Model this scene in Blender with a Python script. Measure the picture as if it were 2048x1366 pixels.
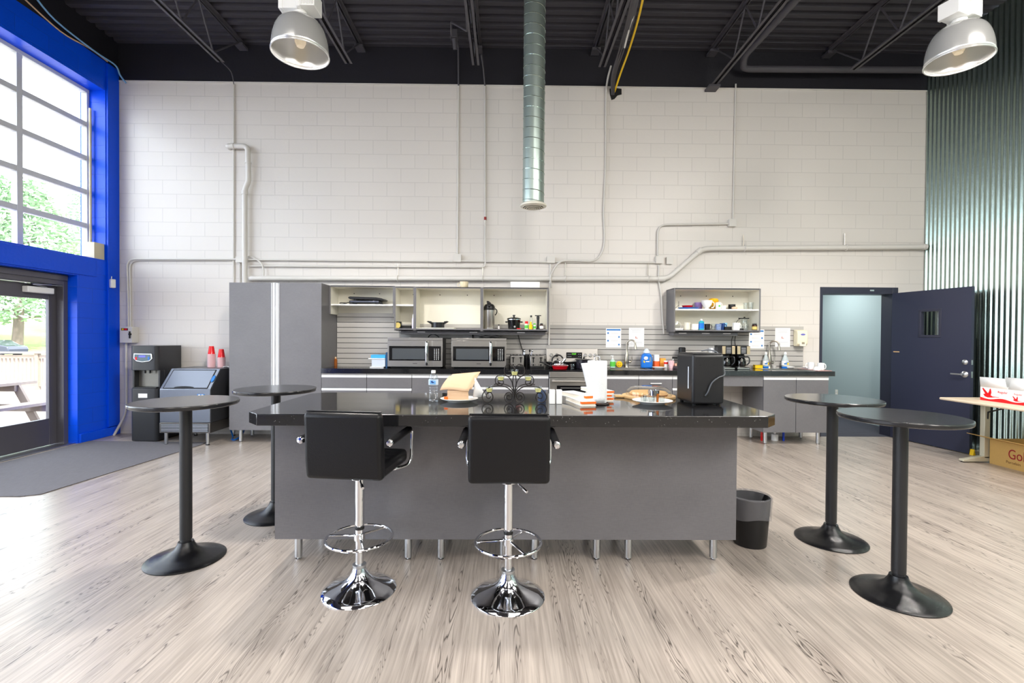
import bpy, bmesh, math, random
from mathutils import Vector, Matrix, Euler
import numpy as np
for o in list(bpy.data.objects):
    bpy.data.objects.remove(o)
SC = bpy.context.scene
COL = SC.collection
PI = math.pi
rnd = random.Random(7)
R = math.radians

# ------------------------------------------------------------------ camera
EYE = 1.457
cam_data = bpy.data.cameras.new('camera')
cam_data.sensor_width = 36.0
cam_data.lens = 956.5 / 2048 * 36.0
cam_data.clip_end = 400
cam = bpy.data.objects.new('camera', cam_data)
COL.objects.link(cam)
cam.location = (0, 0, EYE)
cam.rotation_euler = (Matrix.Rotation(-0.01101, 3, 'Z') @ Matrix.Rotation(PI / 2 - 0.011, 3, 'X')
                      @ Matrix.Rotation(0.00671, 3, 'Z')).to_euler()
SC.camera = cam

# ------------------------------------------------------------------ world, lights, exposure
SC.view_settings.view_transform = 'Standard'
SC.view_settings.look = 'None'
SC.view_settings.gamma = 1.0
SC.view_settings.use_curve_mapping = False
SC.view_settings.exposure = 0.0
wd = bpy.data.worlds.new('sky')
SC.world = wd
wd.use_nodes = True
bg = wd.node_tree.nodes['Background']
bg.inputs[0].default_value = (0.82, 0.91, 1.0, 1)
bg.inputs[1].default_value = 8.8

def area(name, loc, rot, sx, sy, power, col=(1, 1, 1), portal=False):
    l = bpy.data.lights.new(name, 'AREA')
    l.shape = 'RECTANGLE'
    l.size, l.size_y, l.energy, l.color = sx, sy, power, col
    if portal:
        l.cycles.is_portal = True
    o = bpy.data.objects.new(name, l)
    COL.objects.link(o)
    o.location, o.rotation_euler = loc, rot
    return o
# daylight portals in the glazed openings of the left wall
area('window_portal', (-6.05, 1.9, 3.68), (0, -PI / 2, 0), 2.4, 9.9, 1, portal=True)
area('storefront_portal', (-6.05, 0.6, 1.15), (0, -PI / 2, 0), 2.1, 7.2, 1, portal=True)
area('door_portal', (-6.05, 5.4, 1.1), (0, -PI / 2, 0), 2.2, 1.9, 1, portal=True)
# added fill lights out of view: soft panels overhead, bulbs behind the viewer
LAMP_COL = (1.0, 0.955, 0.90)
def bulb(name, loc, power, col=LAMP_COL, r=0.25):
    l = bpy.data.lights.new(name, 'POINT')
    l.energy, l.color, l.shadow_soft_size = power, col, r
    o = bpy.data.objects.new(name, l)
    COL.objects.link(o)
    o.location = loc
    return o
for ly, pw, tilt in ((1.5, 70, 0), (-1.6, 80, 25), (-4.6, 70, 35)):
    for lx, k in ((-2.6, 0.4), (1.0, 0.95), (4.4, 2.2)):
        area('fill_panel', (lx, ly, 5.0), (R(tilt), 0, 0), 1.7, 1.7, pw * k, LAMP_COL)  # unseen soft panel, added to brighten walls and floor
for lx in (-1.77, 3.82):
    bulb('ceiling_fill', (lx, -0.9, 3.8), 60, r=0.5)  # added to lift the black ceiling from below
# sun from behind the building: lights the trees and the car park only
sun = bpy.data.lights.new('sun', 'SUN')
sun.energy, sun.angle, sun.color = 13.0, R(2), (1, 0.96, 0.9)
so = bpy.data.objects.new('sun', sun)
COL.objects.link(so)
so.rotation_euler = Vector((-0.6, 0.35, -0.72)).to_track_quat('-Z', 'Y').to_euler()
# unseen fill light added to brighten the corridor behind the open door
area('corridor_fill', (5.3, 8.6, 2.55), (0, 0, 0), 1.0, 1.0, 42, (0.95, 0.98, 0.97))

# ------------------------------------------------------------------ helpers
def pt(px, py, X=None, Y=None, Z=None):
    """a point seen at (px, py) in the 2048x1366 photograph, on the plane X=, Y= or Z= (metres)"""
    a, b = px - 1024, py - 683.0
    c, s = math.cos(0.00671), math.sin(0.00671)
    u, v = a * c + b * s, -a * s + b * c
    x, d, z = u / 956.5, 1.0, -v / 956.5
    c, s = math.cos(0.011), math.sin(0.011)
    d, z = d * c + z * s, z * c - d * s
    c, s = math.cos(0.01101), math.sin(0.01101)
    x, y = x * c + d * s, -x * s + d * c
    t = X / x if X is not None else Y / y if Y is not None else (Z - EYE) / z
    return (x * t, y * t, EYE + z * t)

def lin(r, g=None, b=None):
    if g is None:
        g = b = r
    f = lambda v: (v / 255 / 12.92) if v / 255 <= 0.04045 else ((v / 255 + 0.055) / 1.055) ** 2.4
    return (f(r), f(g), f(b), 1)

def nodes(name):
    m = bpy.data.materials.new(name)
    m.use_nodes = True
    return m, m.node_tree.nodes, m.node_tree.links, m.node_tree.nodes['Principled BSDF']

def mat(name, col, rough=0.5, metal=0.0, noise=0.0, nscale=30.0, bump=0.0, bscale=80.0, stretch=None,
        trans=0.0, ior=1.45, emit=None, estr=0.0, coat=0.0, alpha=1.0, spec=0.5):
    m, N, L, P = nodes(name)
    P.inputs['Base Color'].default_value = col
    P.inputs['Roughness'].default_value = rough
    P.inputs['Metallic'].default_value = metal
    P.inputs['IOR'].default_value = ior
    P.inputs['Transmission Weight'].default_value = trans
    P.inputs['Coat Weight'].default_value = coat
    P.inputs['Alpha'].default_value = alpha
    P.inputs['Specular IOR Level'].default_value = spec
    if emit:
        P.inputs['Emission Color'].default_value = emit
        P.inputs['Emission Strength'].default_value = estr
    if noise or bump:
        tc = N.new('ShaderNodeTexCoord')
        mp = N.new('ShaderNodeMapping')
        if stretch:
            mp.inputs['Scale'].default_value = stretch
        L.new(tc.outputs['Object'], mp.inputs[0])
    if noise:
        nz = N.new('ShaderNodeTexNoise')
        nz.inputs['Scale'].default_value = nscale
        nz.inputs['Detail'].default_value = 4
        L.new(mp.outputs[0], nz.inputs[0])
        mx = N.new('ShaderNodeMix')
        mx.data_type = 'RGBA'
        lo = tuple(max(0, c * (1 - noise)) for c in col[:3]) + (1,)
        hi = tuple(min(1, c * (1 + noise)) for c in col[:3]) + (1,)
        mx.inputs[6].default_value, mx.inputs[7].default_value = lo, hi
        L.new(nz.outputs[0], mx.inputs[0])
        L.new(mx.outputs[2], P.inputs['Base Color'])
    if bump:
        nb = N.new('ShaderNodeTexNoise')
        nb.inputs['Scale'].default_value = bscale
        nb.inputs['Detail'].default_value = 3
        L.new(mp.outputs[0], nb.inputs[0])
        bp = N.new('ShaderNodeBump')
        bp.inputs['Strength'].default_value = bump
        bp.inputs['Distance'].default_value = 0.01
        L.new(nb.outputs[0], bp.inputs['Height'])
        L.new(bp.outputs[0], P.inputs['Normal'])
    return m

def thin_glass(name, tint=(0.97, 0.99, 1, 1), rough=0.02, ior=1.5):
    m = bpy.data.materials.new(name)
    m.use_nodes = True
    N, L = m.node_tree.nodes, m.node_tree.links
    N.remove(N['Principled BSDF'])
    t = N.new('ShaderNodeBsdfTransparent')
    t.inputs[0].default_value = tint
    g = N.new('ShaderNodeBsdfGlossy')
    g.inputs['Roughness'].default_value = rough
    f = N.new('ShaderNodeFresnel')
    gm_ = N.new('ShaderNodeNewGeometry')
    mr_ = N.new('ShaderNodeMapRange')
    mr_.inputs[3].default_value, mr_.inputs[4].default_value = ior, 1 / ior
    L.new(gm_.outputs['Backfacing'], mr_.inputs[0])
    L.new(mr_.outputs[0], f.inputs[0])
    x = N.new('ShaderNodeMixShader')
    L.new(f.outputs[0], x.inputs[0])
    L.new(t.outputs[0], x.inputs[1])
    L.new(g.outputs[0], x.inputs[2])
    L.new(x.outputs[0], N['Material Output'].inputs[0])
    return m

class G:
    """collects shapes and links them as one mesh object"""
    def __init__(s):
        s.v, s.f, s.m, s.T = [], [], [], Matrix()
    def add(s, vs, fs, m=0):
        n = len(s.v)
        s.v += [tuple(s.T @ Vector(p)) for p in vs]
        s.f += [tuple(i + n for i in f) for f in fs]
        s.m += [m] * len(fs)
        return s
    def box(s, x0, x1, y0, y1, z0, z1, m=0):
        v = [(x, y, z) for x in (x0, x1) for y in (y0, y1) for z in (z0, z1)]
        return s.add(v, [(0, 1, 3, 2), (4, 6, 7, 5), (0, 4, 5, 1), (2, 3, 7, 6), (0, 2, 6, 4), (1, 5, 7, 3)], m)
    def lathe(s, prof, c=(0, 0, 0), seg=32, m=0, cap=True, sx=1, sy=1, a0=0.0):
        v, f = [], []
        n = len(prof)
        for i in range(seg):
            a = a0 + 2 * PI * i / seg
            for r, z in prof:
                v.append((c[0] + r * math.cos(a) * sx, c[1] + r * math.sin(a) * sy, c[2] + z))
        for i in range(seg):
            j = (i + 1) % seg
            for k in range(n - 1):
                f.append((i * n + k, j * n + k, j * n + k + 1, i * n + k + 1))
        if cap:
            if prof[0][0] > 1e-5:
                f.append(tuple(i * n for i in range(seg - 1, -1, -1)))
            if prof[-1][0] > 1e-5:
                f.append(tuple(i * n + n - 1 for i in range(seg)))
        return s.add(v, f, m)
    def cyl(s, p0, p1, r, seg=20, m=0, r2=None):
        return s.tube([p0, p1], r, seg, m, r2=r2)
    def tube(s, pts, r, seg=10, m=0, closed=False, r2=None, cap=True):
        P = [Vector(p) for p in pts]
        n = len(P)
        v, f = [], []
        up = None
        for i, p in enumerate(P):
            a = P[i - 1] if (i or closed) else p
            b = P[(i + 1) % n] if (i < n - 1 or closed) else p
            t = (b - a).normalized()
            if up is None:
                up = t.orthogonal().normalized()
            else:
                up = (up - t * up.dot(t))
                up = up.normalized() if up.length > 1e-6 else t.orthogonal().normalized()
            w = t.cross(up)
            k = 1.0
            if 0 < i < n - 1 or closed:
                d1, d2 = (p - a).normalized(), (b - p).normalized()
                k = 1 / max(0.6, math.cos(d1.angle(d2, 0) / 2))
            rr = r if r2 is None else r + (r2 - r) * i / (n - 1)
            for j in range(seg):
                q = 2 * PI * j / seg
                v.append(p + (up * math.cos(q) + w * math.sin(q)) * rr * (k if n > 2 else 1))
        for i in range(n if closed else n - 1):
            k = (i + 1) % n
            for j in range(seg):
                l = (j + 1) % seg
                f.append((i * seg + j, i * seg + l, k * seg + l, k * seg + j))
        if cap and not closed:
            f.append(tuple(range(seg - 1, -1, -1)))
            f.append(tuple((n - 1) * seg + j for j in range(seg)))
        return s.add(v, f, m)
    def prism(s, poly, a, b, axis='z', m=0):
        def mk(p, h):
            return {'z': (p[0], p[1], h), 'y': (p[0], h, p[1]), 'x': (h, p[0], p[1])}[axis]
        n = len(poly)
        v = [mk(p, a) for p in poly] + [mk(p, b) for p in poly]
        f = [tuple(range(n - 1, -1, -1)), tuple(range(n, 2 * n))]
        f += [(i, (i + 1) % n, n + (i + 1) % n, n + i) for i in range(n)]
        return s.add(v, f, m)
    def sheet(s, rows, th=0.0, m=0):
        """grid of points rows[i][j]; th > 0 gives it thickness along the normal"""
        a, b = len(rows), len(rows[0])
        v = [p for r in rows for p in r]
        f = [(i * b + j, i * b + j + 1, (i + 1) * b + j + 1, (i + 1) * b + j) for i in range(a - 1) for j in range(b - 1)]
        return s.add(v, f, m)
    def sphere(s, c, r, m=0, seg=20, sz=1.0):
        prof = [(r * math.sin(PI * k / 10), -r * sz * math.cos(PI * k / 10)) for k in range(11)]
        prof[0], prof[-1] = (1e-6, -r * sz), (1e-6, r * sz)
        return s.lathe(prof, c, seg, m, cap=False)

def ob(name, g, mats, parent=None, loc=(0, 0, 0), rot=(0, 0, 0), bev=0, seg=2, sharp=35, solid=0, sub=0):
    me = bpy.data.meshes.new(name)
    me.from_pydata(g.v, [], g.f)
    for x in (mats if isinstance(mats, (list, tuple)) else [mats]):
        me.materials.append(x)
    me.polygons.foreach_set('material_index', g.m)
    bm = bmesh.new()
    bm.from_mesh(me)
    bmesh.ops.recalc_face_normals(bm, faces=bm.faces)
    bm.to_mesh(me)
    bm.free()
    me.polygons.foreach_set('use_smooth', [True] * len(me.polygons))
    me.set_sharp_from_angle(angle=R(sharp))
    me.update()
    o = bpy.data.objects.new(name, me)
    COL.objects.link(o)
    o.location, o.rotation_euler = loc, rot
    if parent:
        o.parent = parent
    if solid:
        md = o.modifiers.new('thickness', 'SOLIDIFY')
        md.thickness, md.offset = solid, 0
    if sub:
        md = o.modifiers.new('smooth', 'SUBSURF')
        md.levels = md.render_levels = sub
    if bev:
        md = o.modifiers.new('edges', 'BEVEL')
        md.width, md.segments, md.limit_method, md.angle_limit = bev, seg, 'ANGLE', R(40)
        md.harden_normals = False
    return o

def tag(o, label, cat, group=None, kind=None):
    o['label'], o['category'] = label, cat
    if group:
        o['group'] = group
    if kind:
        o['kind'] = kind
    return o

def thing(name, label, cat, loc=(0, 0, 0), rotz=0.0, group=None, kind=None):
    o = bpy.data.objects.new(name, None)
    o.empty_display_size = 0.1
    COL.objects.link(o)
    o.location, o.rotation_euler = loc, (0, 0, rotz)
    return tag(o, label, cat, group, kind)

def one(name, label, cat, g, mats, loc=(0, 0, 0), group=None, kind=None, **k):
    return tag(ob(name, g, mats, loc=loc, **k), label, cat, group, kind)

def kids(o):
    return [c for c in bpy.data.objects if c.parent == o]

def dup(root, loc, rotz, label, group=None):
    """a copy of a thing with copies of its parts and sub-parts"""
    def cp(o, parent):
        c = o.copy()
        COL.objects.link(c)
        c.parent = parent
        for ch in kids(o):
            cp(ch, c)
        return c
    r = cp(root, None)
    r.location, r.rotation_euler = loc, (0, 0, rotz)
    r['label'] = label
    if group:
        r['group'] = group
    return r

def text(name, body, size, m, parent, loc, rot, align='CENTER', extrude=0.0005):
    cu = bpy.data.curves.new(name, 'FONT')
    cu.body, cu.size, cu.extrude = body, size, extrude
    cu.align_x, cu.align_y = align, 'CENTER'
    cu.materials.append(m)
    tmp = bpy.data.objects.new(name, cu)
    me = bpy.data.meshes.new_from_object(tmp)
    bpy.data.objects.remove(tmp)
    o = bpy.data.objects.new(name, me)
    COL.objects.link(o)
    o.location, o.rotation_euler, o.parent = loc, rot, parent
    return o

def arc(cx, cy, r, a0, a1, n=10):
    return [(cx + r * math.cos(R(a0 + (a1 - a0) * i / n)), cy + r * math.sin(R(a0 + (a1 - a0) * i / n))) for i in range(n + 1)]

def smooth(pts, n=6, closed=False):
    """Catmull-Rom through the points"""
    P = [Vector(p) for p in pts]
    out = []
    m = len(P)
    for i in range(m if closed else m - 1):
        a, b, c, d = (P[(i - 1) % m] if closed or i else P[0]), P[i], P[(i + 1) % m], (P[(i + 2) % m] if closed or i + 2 < m else P[-1])
        for k in range(n):
            t = k / n
            out.append(0.5 * ((2 * b) + (c - a) * t + (2 * a - 5 * b + 4 * c - d) * t * t + (3 * b - a - 3 * c + d) * t ** 3))
    if not closed:
        out.append(P[-1])
    return [tuple(p) for p in out]

def bends(pts, rad=0.06, n=5):
    """a polyline with its corners rounded"""
    P = [Vector(p) for p in pts]
    out = [P[0]]
    for i in range(1, len(P) - 1):
        a, b = (P[i - 1] - P[i]), (P[i + 1] - P[i])
        r = min(rad, a.length * 0.49, b.length * 0.49)
        p0, p1 = P[i] + a.normalized() * r, P[i] + b.normalized() * r
        for k in range(n + 1):
            t = k / n
            out.append(p0 * (1 - t) ** 2 + P[i] * 2 * t * (1 - t) + p1 * t * t)
    out.append(P[-1])
    return [tuple(p) for p in out]

# ------------------------------------------------------------------ materials
M = {}
M['black_metal'] = mat('black_powder_coat', lin(34, 34, 36), 0.42, 0.0, bump=0.15, bscale=300)
M['base_metal'] = mat('black_textured_base', lin(22, 22, 24), 0.2, 0.0, bump=0.12, bscale=420)
M['ceil'] = mat('black_ceiling_paint', lin(58, 56, 63), 0.6)
M['ceil2'] = mat('black_joist_paint', lin(76, 74, 80), 0.5)
M['band'] = mat('black_wall_paint', lin(30, 29, 36), 0.5, bump=0.2, bscale=25)
M['tabletop'] = mat('charcoal_laminate', lin(34, 34, 36), 0.2, noise=0.08, nscale=200, ior=1.5)
M['chrome'] = mat('chrome', lin(225, 226, 230), 0.06, 1.0)
M['rail'] = mat('grey_rail', lin(176, 174, 172), 0.4)
M['satin'] = mat('satin_aluminium', lin(200, 202, 205), 0.32, 1.0)
M['pull'] = mat('aluminium_pull', lin(228, 229, 231), 0.38, 0.35)
M['steel'] = mat('brushed_steel', lin(172, 169, 165), 0.3, 0.9, noise=0.08, nscale=40, stretch=(1, 1, 30))
M['nickel'] = mat('brushed_nickel', lin(176, 168, 156), 0.28, 1.0)
M['galv'] = mat('galvanised_steel', lin(176, 192, 183), 0.24, 1.0, noise=0.12, nscale=14)
M['duct'] = mat('galvanised_duct', lin(168, 182, 176), 0.34, 0.72, noise=0.08, nscale=10)
M['leather'] = mat('black_leather', lin(17, 17, 20), 0.36, bump=0.12, bscale=160, spec=0.35)
M['white'] = mat('white_gloss', lin(238, 238, 236), 0.3)
M['paper'] = mat('white_paper', lin(240, 240, 240), 0.8)
M['cream'] = mat('cream_melamine', lin(226, 222, 208), 0.5)
M['pipe'] = mat('painted_pipe', lin(212, 209, 203), 0.4)
M['black'] = mat('black_plastic', lin(24, 24, 26), 0.35)
M['blackgl'] = mat('black_glass', lin(16, 16, 18), 0.06)
M['dark'] = mat('dark_inside', lin(14, 14, 15), 0.7)
M['rubber'] = mat('black_rubber', lin(28, 28, 29), 0.7)
M['red'] = mat('red_plastic', lin(222, 22, 30), 0.3)
M['glass'] = thin_glass('clear_glass')
M['win'] = thin_glass('window_glass', (1, 1, 1, 1), 0.0)
M['cglass'] = thin_glass('drinking_glass', (0.93, 0.95, 0.95, 1), 0.03, 1.6)
M['dglass'] = thin_glass('dark_carafe_glass', (0.22, 0.2, 0.19, 1), 0.03, 1.7)
M['yellow'] = mat('yellow_plastic', lin(244, 200, 20), 0.45)
M['orange'] = mat('orange_plastic', lin(240, 110, 30), 0.45)
M['blue'] = mat('blue_plastic', lin(20, 110, 205), 0.3)
M['teal'] = mat('teal_plastic', lin(40, 170, 190), 0.4)
M['navy'] = mat('navy_ceramic', lin(28, 60, 120), 0.25)
M['purple'] = mat('lilac_ceramic', lin(160, 130, 190), 0.3)
M['green'] = mat('green_label', lin(90, 190, 70), 0.4)
M['kraft'] = mat('kraft_paper', lin(220, 186, 152), 0.85, noise=0.04, nscale=60)
M['card'] = mat('corrugated_cardboard', lin(196, 158, 92), 0.85, noise=0.05, nscale=40)
M['beige'] = mat('beige_metal', lin(206, 196, 164), 0.45)
M['wood'] = mat('bamboo_wood', lin(214, 176, 124), 0.5, noise=0.12, nscale=20, stretch=(1, 12, 1))
M['brown'] = mat('brown_glass', lin(60, 30, 18), 0.2)
M['amber'] = mat('amber_glass', lin(150, 84, 30), 0.2)
M['wire'] = mat('bronze_wire', lin(46, 42, 40), 0.35, 0.6)
M['wax'] = mat('yellow_wax', lin(236, 226, 150), 0.5)
M['ink'] = mat('grey_print', lin(170, 172, 178), 0.8)
M['inkb'] = mat('blue_print', lin(50, 120, 190), 0.7)
M['inkd'] = mat('dark_print', lin(40, 40, 46), 0.7)
M['gold'] = mat('gold_label', lin(206, 186, 110), 0.45)
M['led'] = mat('green_display', lin(90, 200, 40), 0.4, emit=lin(110, 220, 50), estr=1.2)
M['lcd'] = mat('blue_display', lin(90, 90, 240), 0.4, emit=lin(100, 100, 250), estr=0.8)
M['navyd'] = mat('dark_navy_door_paint', lin(44, 47, 66), 0.38, bump=0.05, bscale=40)
M['frame'] = mat('dark_navy_frame_paint', lin(46, 47, 62), 0.4)
M['bronze'] = mat('dark_bronze_aluminium', lin(92, 90, 97), 0.38, 0.3)
M['winframe'] = mat('white_window_frame', lin(205, 207, 210), 0.4)
M['plasticw'] = mat('milky_film', lin(240, 226, 230), 0.25, alpha=0.55)

def wall_paint(name, col, var=0.008, blocks=True, rough=0.35, zoff=0.036, xoff=-4.609, axis='x', bump=0.32):
    m, N, L, P = nodes(name)
    tc = N.new('ShaderNodeTexCoord')
    sp = N.new('ShaderNodeSeparateXYZ')
    L.new(tc.outputs['Object'], sp.inputs[0])
    cb = N.new('ShaderNodeCombineXYZ')
    ax = N.new('ShaderNodeMath'); ax.operation = 'SUBTRACT'; ax.inputs[1].default_value = xoff - 0.4064 * 40
    az = N.new('ShaderNodeMath'); az.operation = 'SUBTRACT'; az.inputs[1].default_value = zoff - 0.2032 * 4
    L.new(sp.outputs['X' if axis == 'x' else 'Y'], ax.inputs[0])
    L.new(sp.outputs['Z'], az.inputs[0])
    L.new(ax.outputs[0], cb.inputs[0])
    L.new(az.outputs[0], cb.inputs[1])
    br = N.new('ShaderNodeTexBrick')
    br.inputs['Scale'].default_value = 1
    br.inputs['Mortar Size'].default_value = 0.0045
    br.inputs['Mortar Smooth'].default_value = 0.3
    br.inputs['Brick Width'].default_value = 0.4064
    br.inputs['Row Height'].default_value = 0.2032
    br.offset = 0.5
    d = lambda k: tuple(c * k for c in col[:3]) + (1,)
    br.inputs['Color1'].default_value = d(1 - var)
    br.inputs['Color2'].default_value = d(1 + var)
    br.inputs['Mortar'].default_value = d(0.85)
    L.new(cb.outputs[0], br.inputs[0])
    L.new(br.outputs[0], P.inputs['Base Color'])
    nz = N.new('ShaderNodeTexNoise'); nz.inputs['Scale'].default_value = 45; nz.inputs['Detail'].default_value = 4
    L.new(tc.outputs['Object'], nz.inputs[0])
    n2 = N.new('ShaderNodeTexNoise'); n2.inputs['Scale'].default_value = 5; n2.inputs['Detail'].default_value = 2
    L.new(tc.outputs['Object'], n2.inputs[0])
    s1 = N.new('ShaderNodeMath'); s1.operation = 'MULTIPLY_ADD'; s1.inputs[1].default_value = -1.0
    L.new(br.outputs['Fac'], s1.inputs[0])
    s0 = N.new('ShaderNodeMath'); s0.operation = 'MULTIPLY'; s0.inputs[1].default_value = 0.35
    L.new(nz.outputs[0], s0.inputs[0])
    L.new(s0.outputs[0], s1.inputs[2])
    s2 = N.new('ShaderNodeMath'); s2.operation = 'MULTIPLY_ADD'; s2.inputs[1].default_value = 0.8
    L.new(n2.outputs[0], s2.inputs[0]); L.new(s1.outputs[0], s2.inputs[2])
    bp = N.new('ShaderNodeBump'); bp.inputs['Strength'].default_value = bump; bp.inputs['Distance'].default_value = 0.006
    L.new(s2.outputs[0], bp.inputs['Height'])
    L.new(bp.outputs[0], P.inputs['Normal'])
    P.inputs['Roughness'].default_value = rough
    P.inputs['Specular IOR Level'].default_value = 0.5 if axis == 'x' else 0.3
    return m
M['block'] = wall_paint('painted_block_wall', lin(216, 211, 205))
M['blueblock'] = wall_paint('blue_painted_block', lin(0, 80, 232), var=0.03, rough=0.36, axis='y', xoff=0.1)
M['bluepaint'] = mat('blue_gloss_paint', lin(0, 78, 228), 0.36, bump=0.3, spec=0.3, bscale=30)

def floor_mat():
    m, N, L, P = nodes('grey_wood_plank_vinyl')
    def math_(op, a, b=None, c=None):
        n = N.new('ShaderNodeMath'); n.operation = op
        for i, v in enumerate((a, b, c)):
            if v is None: continue
            if isinstance(v, (int, float)): n.inputs[i].default_value = v
            else: L.new(v, n.inputs[i])
        return n.outputs[0]
    tc = N.new('ShaderNodeTexCoord')
    sp = N.new('ShaderNodeSeparateXYZ'); L.new(tc.outputs['Object'], sp.inputs[0])
    u = math_('DIVIDE', sp.outputs['X'], 0.178)
    col = math_('FLOOR', u)
    wn = N.new('ShaderNodeTexWhiteNoise'); wn.noise_dimensions = '1D'; L.new(col, wn.inputs['W'])
    yy = math_('MULTIPLY_ADD', wn.outputs['Value'], 7.3, sp.outputs['Y'])
    row = math_('FLOOR', math_('DIVIDE', yy, 1.22))
    w2 = N.new('ShaderNodeTexWhiteNoise'); w2.noise_dimensions = '2D'
    cb = N.new('ShaderNodeCombineXYZ'); L.new(col, cb.inputs[0]); L.new(row, cb.inputs[1]); L.new(cb.outputs[0], w2.inputs[0])
    pid = w2.outputs['Value']
    # grain coordinates, shifted per plank
    gx = math_('MULTIPLY_ADD', wn.outputs['Value'], 37.0, sp.outputs['X'])
    gc = N.new('ShaderNodeCombineXYZ'); L.new(gx, gc.inputs[0]); L.new(sp.outputs['Y'], gc.inputs[1]); L.new(math_('MULTIPLY', wn.outputs['Value'], 11.0), gc.inputs[2])
    def noise(sx, sy, sc, det):
        mp = N.new('ShaderNodeMapping'); mp.inputs['Scale'].default_value = (sx, sy, 1)
        L.new(gc.outputs[0], mp.inputs[0])
        n = N.new('ShaderNodeTexNoise'); n.inputs['Scale'].default_value = sc; n.inputs['Detail'].default_value = det
        L.new(mp.outputs[0], n.inputs[0])
        return n.outputs[0]
    fine = noise(85, 2.6, 1.0, 6)
    cont = noise(15.0, 1.1, 1.0, 1.8)
    ring = math_('FRACT', math_('MULTIPLY', cont, 24.0))
    line = math_('SUBTRACT', 1.0, math_('SMOOTH_MIN', math_('MULTIPLY', math_('ABSOLUTE', math_('SUBTRACT', ring, 0.5)), 5.0), 1.0, 0.12))
    line = math_('MAXIMUM', line, 0.0)
    msk = noise(13.0, 0.35, 1.0, 1)
    mk = N.new('ShaderNodeMapRange'); mk.inputs[1].default_value = 0.52; mk.inputs[2].default_value = 0.64
    L.new(msk, mk.inputs[0])
    blot = noise(3, 1.2, 1.6, 2)
    ramp = N.new('ShaderNodeValToRGB')
    ramp.color_ramp.elements[0].position, ramp.color_ramp.elements[0].color = 0.3, lin(144, 133, 124)
    ramp.color_ramp.elements[1].position, ramp.color_ramp.elements[1].color = 0.68, lin(193, 181, 170)
    f = math_('MULTIPLY_ADD', math_('SUBTRACT', pid, 0.5), 0.05, math_('MULTIPLY_ADD', blot, 0.3, math_('MULTIPLY', fine, 0.7)))
    L.new(f, ramp.inputs[0])
    mx = N.new('ShaderNodeMix'); mx.data_type = 'RGBA'
    L.new(math_('MULTIPLY', math_('MULTIPLY', line, mk.outputs[0]), 0.9), mx.inputs[0])
    L.new(ramp.outputs[0], mx.inputs[6])
    mx.inputs[7].default_value = lin(58, 50, 46)
    # seams between planks
    su = math_('ABSOLUTE', math_('SUBTRACT', math_('FRACT', u), 0.5))
    seam = math_('GREATER_THAN', su, 0.493)
    m2 = N.new('ShaderNodeMix'); m2.data_type = 'RGBA'
    L.new(math_('MULTIPLY', seam, 0.22), m2.inputs[0]); L.new(mx.outputs[2], m2.inputs[6])
    m2.inputs[7].default_value = lin(96, 86, 78)
    L.new(m2.outputs[2], P.inputs['Base Color'])
    P.inputs['Roughness'].default_value = 0.3
    P.inputs['IOR'].default_value = 1.58
    bp = N.new('ShaderNodeBump'); bp.inputs['Strength'].default_value = 0.12; bp.inputs['Distance'].default_value = 0.004
    L.new(fine, bp.inputs['Height']); L.new(bp.outputs[0], P.inputs['Normal'])
    return m
M['floor'] = floor_mat()

def laminate(name, c0, c1, vert=False):
    """grey woven-look laminate"""
    m, N, L, P = nodes(name)
    tc = N.new('ShaderNodeTexCoord')
    outs = []
    for s in ((28, 28, 330), (330, 330, 28), (3, 3, 3)):
        mp = N.new('ShaderNodeMapping'); mp.inputs['Scale'].default_value = s
        L.new(tc.outputs['Object'], mp.inputs[0])
        n = N.new('ShaderNodeTexNoise'); n.inputs['Scale'].default_value = 1.0; n.inputs['Detail'].default_value = 4
        L.new(mp.outputs[0], n.inputs[0]); outs.append(n.outputs[0])
    a = N.new('ShaderNodeMath'); a.operation = 'ADD'; L.new(outs[0], a.inputs[0]); L.new(outs[1], a.inputs[1])
    b = N.new('ShaderNodeMath'); b.operation = 'ADD'; L.new(a.outputs[0], b.inputs[0]); L.new(outs[2], b.inputs[1])
    mr = N.new('ShaderNodeMapRange'); mr.inputs[1].default_value = 0.95; mr.inputs[2].default_value = 2.05
    L.new(b.outputs[0], mr.inputs[0])
    mx = N.new('ShaderNodeMix'); mx.data_type = 'RGBA'
    L.new(mr.outputs[0], mx.inputs[0]); mx.inputs[6].default_value, mx.inputs[7].default_value = c0, c1
    L.new(mx.outputs[2], P.inputs['Base Color'])
    P.inputs['Roughness'].default_value = 0.33
    return m
M['lam'] = laminate('grey_linen_laminate', lin(95, 94, 97), lin(113, 111, 114))
M['slat'] = mat('grey_slat_laminate', lin(178, 175, 171), 0.4, noise=0.05, nscale=6, stretch=(1, 1, 40))

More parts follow.
